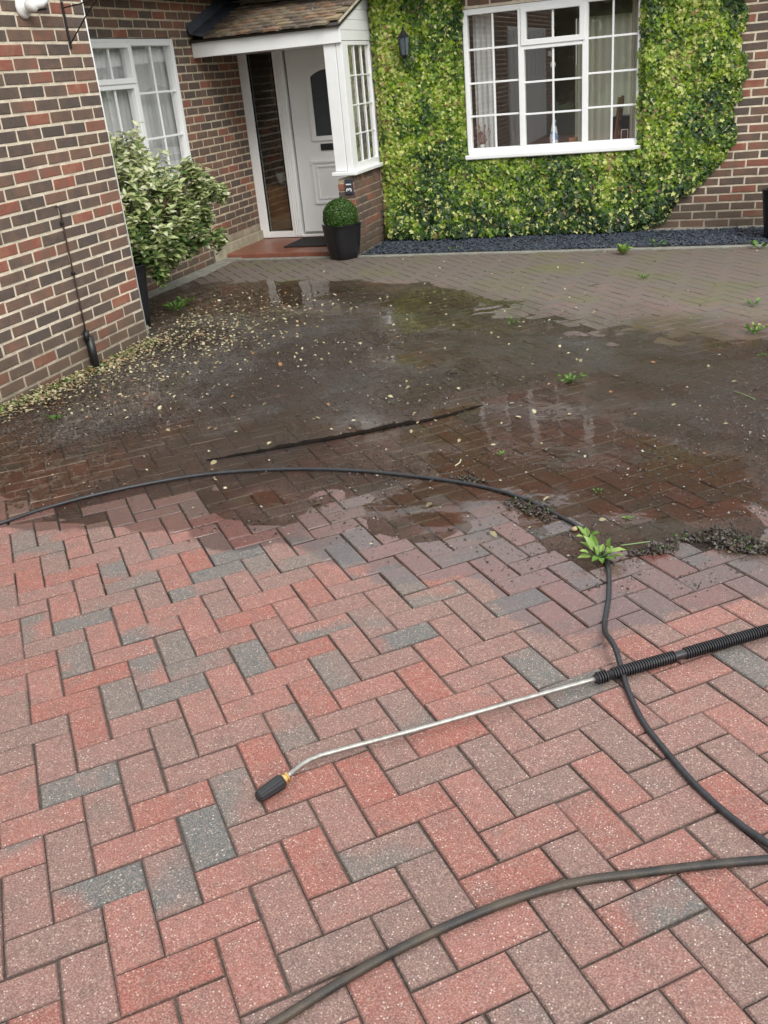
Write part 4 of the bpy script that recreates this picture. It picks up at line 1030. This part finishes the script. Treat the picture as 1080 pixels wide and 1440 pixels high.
# cable and drain stub
t = thing('wall_cable', 'thin rusty brown cable running down the left brick wall', 'cable', (0, -.69, .96))
MB().tube([(.004, -.015, .006), (.012, .0, -.002), (.014, .004, -.03), (.012, .0, -.30), (.012, -.004, -.62), (.012, -.010, -.82)], .006, 8).build('cable', MT['rust'], t, smooth=True)
for dz in (-.11, -.42): MB().box((.002, -.014, dz), (.02, .012, dz+.018), .003).build('clip', MT['iron'], t)
t = thing('drain_pipe', 'short black plastic pipe standing at the foot of the left brick wall', 'pipe', (.03, -.70, -.085))
MB().tube([(0, 0, 0), (0, 0, .225)], .027, 16).build('pipe', MT['gutter'], t, smooth=True)
MB().tube([(-.02, -.02, .235), (.006, -.006, .235)], .035, 16).build('cap', MT['gutter'], t, smooth=True)
# lantern in the ivy
P = ray(568, 62, 1, 3.80); t = thing('wall_lantern', 'black carriage lantern half buried in the ivy left of the large window', 'lantern', (P.x, 3.80, P.z))
MB().lathe([(.015, -.13), (.035, -.10), (.045, -.095)], seg=6).build('lantern_base', MT['iron'], t)
MB().lathe([(.040, -.094), (.056, .06)], seg=6).build('lamp_glass', simple('lantern pane', (.10, .12, .14), .1), t)
MB().lathe([(.068, .061), (.03, .10), (.012, .12), (.014, .135), (.003, .15)], seg=6).build('lantern_cap', MT['iron'], t)
mb = MB()
for k in range(6):
    a = 2*math.pi*k/6; mb.tube([(.042*math.cos(a), .042*math.sin(a), -.095), (.059*math.cos(a), .059*math.sin(a), .061)], .004, 4)
mb.build('lantern_cage', MT['iron'], t); MB().box((-.012, .04, -.03), (.012, .2, .02), .003).build('wall_arm', MT['iron'], t)
# house number plate, digits turned on their side
t = thing('house_number', 'small dark slate plate with white 31 turned sideways under the porch sill', 'number plate', (.445, 3.183, .565))
MB().box((-.042, -.008, -.068), (.042, .0, .068), .003).build('plate', MT['slateplate'], t)
for ch_, dz in (('3', -.028), ('1', .022)):
    cu = bpy.data.curves.new('digit', 'FONT'); cu.body = ch_; cu.size = .078; cu.extrude = .001; cu.align_x = 'CENTER'; cu.align_y = 'CENTER'; cu.offset = .0016
    tmp = bpy.data.objects.new('tmp', cu); COL.objects.link(tmp); bpy.context.view_layer.update()
    me = bpy.data.meshes.new_from_object(tmp.evaluated_get(bpy.context.evaluated_depsgraph_get())); bpy.data.objects.remove(tmp)
    # text x -> up, text y -> left on the wall plane
    rot = Matrix(((0, -1, 0), (0, 0, -1), (1, 0, 0))).to_4x4()
    me.transform(Matrix.Translation((0, -.0095, dz)) @ rot); link('digit', me, MT['white'], t)
# doormat
t = thing('doormat', 'black doormat on the red step at the front door', 'doormat', (-.12, 3.72, -.0435))
MB().box((-.35, -.27, 0), (.36, .27, .014), .004).build('mat', MT['mat'], t)

# ================================================================ HOSES AND LANCE
H1 = [(0.75, -3.15), (0.95, -2.957), (1.049, -2.893), (1.151, -2.734), (1.299, -2.568), (1.524, -2.386), (1.753, -2.257), (2.077, -2.168), (2.423, -2.147), (2.774, -2.197), (3.046, -2.276), (3.248, -2.393), (3.414, -2.548), (3.509, -2.653), (3.591, -2.803), (3.63, -2.933), (3.654, -3.128), (3.662, -3.303), (3.68, -3.402), (3.721, -3.509), (3.768, -3.656), (3.814, -3.773), (3.881, -3.887), (3.949, -3.989), (4.025, -4.078), (4.094, -4.138), (4.20, -4.22), (4.6, -4.4)]
H2 = [(2.9, -5.3), (3.05, -5.05), (3.23, -4.81), (3.266, -4.765), (3.34, -4.67), (3.422, -4.576), (3.524, -4.478), (3.634, -4.389), (3.739, -4.325), (3.848, -4.279), (3.957, -4.234), (4.093, -4.185), (4.161, -4.164), (4.6, -4.1)]
def hose(P, r, name, mat, label, group=None, raise_=None):
    pts = []
    for q in spline([(x, y, 0) for x, y in P], 8):
        z = g(q.x, q.y)+r*.9+(raise_(q.x, q.y) if raise_ else 0); pts.append((q.x, q.y, z))
    mb = MB().tube(pts, r, 12); return mb.build(name, mat, smooth=True, label=label, cat='hose', group=group)
over = lambda x, y: .034*math.exp(-((x-3.70)**2+(y+3.47)**2)/.010)
hose(H1, .0082, 'pressure_hose', MT['rubber'], 'thin black hose sweeping in a wide arc across the wet paving and over the lance', raise_=over)
hose(H2, .0095, 'supply_hose', MT['hose2'], 'brown braided hose lying across the dry paving at the bottom')
# lance
lan = thing('pressure_washer_lance', 'pressure washer lance with bent steel tube and black nozzle lying on dry pavers', 'lance', (3.35, -3.85, g(3.35, -3.85)))
li = Matrix.Translation(-Vector(lan.location))
def la(mb, nm, mt, sm=False): o = mb.build(nm, mt, lan, smooth=sm); o.matrix_parent_inverse = li
c0 = gpt(362, 1122, .018); c1 = gpt(397, 1098, .019); c2 = gpt(405, 1091, .0195); tb = [gpt(405, 1091, .0195), gpt(425, 1075, .02), gpt(442, 1066, .02), gpt(470, 1057, .02), gpt(600, 1022, .02), gpt(740, 982, .021), gpt(840, 954, .022)]
h0 = tb[-1]; h1 = gpt(1090, 883, .022)
dn = (c1-c0).normalized(); Ln = (c1-c0).length
prof = [(.010, 0), (.0145, .004), (.0165, .02), (.0185, .05), (.019, Ln-.006), (.016, Ln)]
mb = MB(); seg = 40; a = dn.orthogonal().normalized(); b = dn.cross(a); vs = []; fs = []
for (r, h) in prof:
    for k in range(seg):
        th = 2*math.pi*k/seg; rr_ = r*(1-(.07 if k % 4 in (0,) and .003 < h < Ln-.003 else 0)); vs.append(c0+dn*h+(a*math.cos(th)+b*math.sin(th))*rr_)
for i in range(len(prof)-1):
    for k in range(seg): k2 = (k+1) % seg; fs.append((i*seg+k, i*seg+k2, (i+1)*seg+k2, (i+1)*seg+k))
fs += [tuple(range(seg))[::-1], tuple((len(prof)-1)*seg+k for k in range(seg))]
mb.add(vs, fs); la(mb, 'nozzle', MT['blackplastic'])
dc = (c2-c1).normalized()
la(MB().lathe([(.0125, 0), (.014, .002), (.014, .006), (.011, .008), (.011, .011), (.0135, .012), (.0135, .015), (.009, .017)], c=c1, axis=dc, seg=14), 'brass_collar', MT['brass'])
sp_ = spline(tb, 6); la(MB().tube(sp_, .0068, 12), 'lance_tube', MT['steel'], True)
ax_ = (h1-h0).normalized(); Lh = (h1-h0).length
la(MB().tube([h0-ax_*.008, h1], .0125, 16), 'sleeve', MT['blackplastic'], True)
rib = MB().lathe([(.0125, -.0022), (.0172, -.0016), (.0172, .0016), (.0125, .0022)], axis=ax_, seg=18); rme = rib.mesh('rib', False); rme.materials.append(MT['blackplastic'])
k = 0; d_ = .002
while d_ < Lh:
    if not (.24 < d_ < .268 or .031 < d_ < .046):
        o = bpy.data.objects.new('rib', rme); COL.objects.link(o); o.parent = lan; o.matrix_basis = Matrix.Translation(h0+ax_*d_-Vector(lan.location))
    d_ += .0078

# ================================================================ LITTER, DIRT, WEEDS
def litter_pos():
    while True:
        r = random.random()
        if r < .42: X = abs(random.gauss(0, .07))+.01; Y = random.uniform(-2.0, .05)
        elif r < .62: X = abs(random.gauss(.1, .34)); Y = random.uniform(-1.6, .6)
        elif r < .90: X = random.gauss(.25, .55); Y = random.gauss(.25, .75)
        elif r < .955: X = random.uniform(-.3, 3.2); Y = random.uniform(-1.8, 1.6)
        else: X = random.uniform(.5, 4.6); Y = random.uniform(-3., 3.)
        if (X > .01 or (Y > .03 and X > -.8)) and Y < 3 and X < 4.7:
            if Y > 1.5 and X < 1.5 and random.random() < .7: continue
            return X, Y
n = 4800; LPp = []; LSs = []
for _ in range(n):
    X, Y = litter_pos(); pile = math.exp(-X/.07)*(1 if Y < 0 else 0)
    LPp.append((X, Y, g(X, Y)+max(0, water_depth(X, Y))+random.uniform(.003, .007)+pile*random.random()*.035)); LSs.append(random.uniform(.011, .029)*(1.5 if random.random() < .12 else 1))
LPp = np.array(LPp); tt = np.clip(rng.normal(.48, .28, n), 0, .95); tt = np.where(rng.random(n) < .07, 1, tt)
cloud('leaf_litter', [leaves(LEAF_E, LPp, np.c_[rng.normal(0, .35, n), rng.normal(0, .35, n), 1+0*tt], np.array(LSs), np.c_[tt, tt, tt])], MT['litter'], kind='stuff',
      label='cream fallen leaves strewn along the left wall and over the wet paving', cat='leaf litter')
n = 240; Pg = []
for _ in range(n):
    Y = random.uniform(-2.0, -.02); X = abs(random.gauss(0, .05))+.01; Pg.append((X, Y, g(X, Y)+random.uniform(.0, .03)))
Pg = np.array(Pg); tt = np.clip(rng.normal(.2, .15, n), 0, 1)
cloud('weed_fringe', [leaves(LEAF_E, Pg, rng.normal(0, 1, (n, 3))+np.array([0.5, 0, .6]), rng.uniform(.015, .035, n), np.c_[tt, tt, tt])], MT['weed'], kind='stuff',
      label='small green weeds and moss along the foot of the left wall', cat='weeds')
def dirt_pos():
    while True:
        X = random.uniform(.02, 4.7); Y = random.uniform(-3.1, 1.6)
        if Y < interp(NEAR, X)+.1: continue
        d = .35+.9*fbm(X, Y, 1.3, 6.6)+.5*blob(X, Y, 3.7, -2., 1., .9)+.3*blob(X, Y, 2., -1., 1.3, .9)
        if Y > .3: d *= .15
        if random.random() < d: return (X, Y, g(X, Y)+max(0, water_depth(X, Y))+random.uniform(.0, .0025)), (1 if random.random() < .9 else 2.2)
chips(22000, dirt_pos, (.0016, .0044), MT['dirt'], 'wet_grit', label='dark wet grit and mud specks washed over the paving', cat='grit', flat=.6)
chips(2600, dirt_pos, (.0015, .0040), MT['palegrit'], 'pale_grit', label='pale grit specks washed over the wet paving', cat='grit', flat=.6)
def soil_pos():
    X = abs(random.gauss(.0, .6))+.02; Y = random.uniform(-1.9, .5)-X*.3; return (X, Y, g(X, Y)+max(0, water_depth(X, Y))+random.uniform(0, .004)), 1
chips(6000, soil_pos, (.003, .009), MT['mud'], 'washed_soil', label='dark brown soil washed against the foot of the left wall', cat='soil', flat=.5)
# silt ridge, painted near black for the shadow line under a ledge
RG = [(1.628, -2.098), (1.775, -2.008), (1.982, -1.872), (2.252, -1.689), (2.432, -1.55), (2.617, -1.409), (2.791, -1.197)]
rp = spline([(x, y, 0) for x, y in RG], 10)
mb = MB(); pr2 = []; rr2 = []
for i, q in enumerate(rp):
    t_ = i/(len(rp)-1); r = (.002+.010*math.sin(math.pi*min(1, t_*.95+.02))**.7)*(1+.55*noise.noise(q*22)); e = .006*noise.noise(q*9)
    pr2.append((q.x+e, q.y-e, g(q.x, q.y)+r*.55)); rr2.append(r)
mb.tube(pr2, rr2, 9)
mb.build('shadow_silt_ridge', MT['ridge'], kind='stuff', label='low curved silt ridge painted black as a ledge shadow across the wet paving', cat='silt')
# mud clods
def clod(u, v, rx, n, name, label, ang=0):
    c = gpt(u, v)
    def f():
        a = random.gauss(0, 1); b = random.gauss(0, .35); X = c.x+rx*(a*math.cos(ang)-b*math.sin(ang)); Y = c.y+rx*(a*math.sin(ang)+b*math.cos(ang))
        return (X, Y, g(X, Y)+abs(random.gauss(.004, .010))+.016*math.exp(-a*a-6*b*b)*(1 if n > 300 else .3)), 1
    t = thing(name, label, 'mud', (c.x, c.y, c.z))
    o = chips(n*2, f, (.003, .012), MT['mud'], 'mud', parent=t, flat=.8); o.matrix_parent_inverse = Matrix.Translation(-Vector(t.location))
    m_ = int(n*.34); P_ = []
    for _ in range(m_): p, _s = f(); P_.append(p)
    P_ = np.array(P_)+np.array([0, 0, .004]); tt = rng.random(m_)*.35
    o = cloud('moss', [leaves(LEAF_E, P_, rng.normal(0, 1, (m_, 3))+np.array([0, 0, .8]), rng.uniform(.006, .016, m_), np.c_[tt, tt, tt])], MT['weed'], t, kind='stuff'); o.matrix_parent_inverse = Matrix.Translation(-Vector(t.location))
clod(1004, 757, .036, 420, 'mud_clod', 'dark mossy mud clod on the wet paving at the right, left end of the line', .3)
clod(1052, 772, .046, 420, 'mud_clod', 'long mossy mud clod touching the right edge of the picture', -.1)
clod(918, 777, .035, 110, 'mud_clod', 'flat dark mud smear between the leafy weed and the mossy clods', .3)
clod(945, 765, .016, 40, 'mud_clod', 'tiny mud lump with a straw tip right of the flat smear', .9)
clod(660, 662+15, .03, 60, 'mud_clod', 'thin crumbly mud along the black hose below the ridge', -.35)
clod(745, 718, .06, 110, 'mud_clod', 'crumbly reddish mud lying against the hose left of the leafy weed', -.7)
clod(635, 525, .015, 20, 'mud_clod', 'small dark mud lump in the middle of the wet paving', 0)
def weed(u, v, nl, size, spread, label, dz=0.0, low=.3, tmin=.2, tmax=.9, cat='weed'):
    c = gpt(u, v); t = thing('weed', label, cat, (c.x, c.y, c.z+dz))
    for k in range(nl):
        a = 6.28*k/nl+random.gauss(0, .35); e = random.uniform(.15, 1.0)
        dirv = Vector((math.cos(a), math.sin(a), low+e*.6)).normalized(); P_ = dirv*spread*random.uniform(.25, 1.0); s_ = size*random.uniform(.65, 1.15)
        up = Vector((0, 0, 1)); nn = (up-dirv*up.dot(dirv)+Vector(rng.normal(size=3))*.25).normalized(); X = (dirv-nn*dirv.dot(nn)).normalized(); Y = nn.cross(X)
        mb = MB(); tv_ = random.uniform(tmin, tmax)
        mb.add([tuple(P_+X*s_*(x-.1)+Y*s_*y*.9+nn*s_*z*1.5) for x, y, z in LEAF_E[0]], LEAF_E[1], (tv_, tv_, tv_)); mb.build('leaf', MT['weed'], t)
        if k % 2 == 0: MB().tube([(0, 0, 0), tuple(P_*.6), tuple(P_)], .0014, 5).build('stem', MT['weed'], t)
weed(843, 787, 18, .052, .055, 'bright green leafy weed caught on the black hose bend', .006, .2, .45, 1.)
weed(826, 760, 8, .042, .03, 'pale green leaf cluster on the hose just above the leafy weed', .008, .3, .5, 1.)
weed(803, 536, 30, .030, .075, 'flat green weed clump in the middle right of the wet paving', .0, .02, .1, .6)
weed(1060, 468, 24, .045, .08, 'green weed clump at the right edge on the mossy paving', 0, .25, .4, .9)
weed(876, 358, 20, .10, .03, 'spiky pale green grass tuft at the edge of the slate chippings', 0, .9, .6, 1.)
weed(722, 455, 12, .03, .05, 'small green weed at the far edge of the wet patch', 0, .1)
weed(905, 392, 12, .03, .05, 'low weed sprout in the far paving below the grass tuft', 0, .2, .2, .6)
weed(1058, 430, 12, .035, .06, 'faint weed sprout near the right edge above the green clump', 0, .2, .2, .6)
weed(248, 437, 26, .055, .10, 'low green weed growing beside the tall planter', 0, .35, .1, .6)
weed(262, 428, 16, .05, .09, 'spreading weed just right of the one beside the tall planter', 0, .3, .1, .6)
weed(78, 590, 9, .04, .05, 'muddy green weed below the drain pipe at the left wall', 0, .1, .05, .4)
weed(707, 640, 5, .02, .02, 'tiny green sprig in the mud above the hose', 0, .1, .3, .7)
weed(843, 692, 6, .02, .02, 'tiny dark weed on the wet paving above the leafy weed', 0, .1, .1, .5)
weed(883, 730, 5, .02, .02, 'tiny green sprig between the hose and the mud clods', 0, .1, .3, .7)
weed(1070, 590-90, 6, .02, .03, 'tiny weed near the right edge below the green clump', 0, .1, .3, .7)
weed(640, 352, 10, .03, .06, 'small green growth on the slate chippings under the ivy', 0, .2, .2, .6)
weed(925, 347, 14, .035, .08, 'low green growth on the slate chippings right of the grass tuft', 0, .2, .2, .6)
weed(1068, 350, 14, .05, .08, 'green weeds at the foot of the right edge planter', 0, .4, .2, .7)
weed(200, 372, 8, .05, .06, 'x', 0) if False else None
c = gpt(808, 744, .008); t = thing('pebble', 'ochre pebble lying against the hose above the leafy weed', 'pebble', c)
MB().lathe([(.002, -.008), (.009, -.005), (.012, 0), (.008, .006), (.002, .009)], seg=9).build('pebble', MT['pebble'], t, smooth=True)
def stick(u0, v0, u1, v1, r, mat, name, label, cat, group=None):
    a = gpt(u0, v0, r+.002); b = gpt(u1, v1, r+.002); mid = (a+b)/2+Vector((random.gauss(0, .004), random.gauss(0, .004), .001))
    MB().tube(spline([a, mid, b], 4), r, 5).build(name, mat, smooth=True, label=label, cat=cat, group=group)
gs = simple('green stem', (.20, .30, .12), .6)
stick(873, 767, 918, 761, .0022, gs, 'plant_stem', 'thin green stem lying on wet paving right of the leafy weed', 'stem')
stick(1032, 550, 1062, 562, .002, gs, 'plant_stem', 'pale green stem on the paving near the right edge', 'stem')
stick(640, 655, 648, 646, .003, simple('straw', (.5, .46, .3), .7), 'straw', 'short pale straw on the mud just above the hose', 'straw')
stick(828, 402, 842, 399, .004, MT['litter'], 'twig', 'pale fallen twig on the far dry paving', 'twig')
print('objects', len(bpy.data.objects), 'tris', sum(len(m.polygons) for m in bpy.data.meshes))
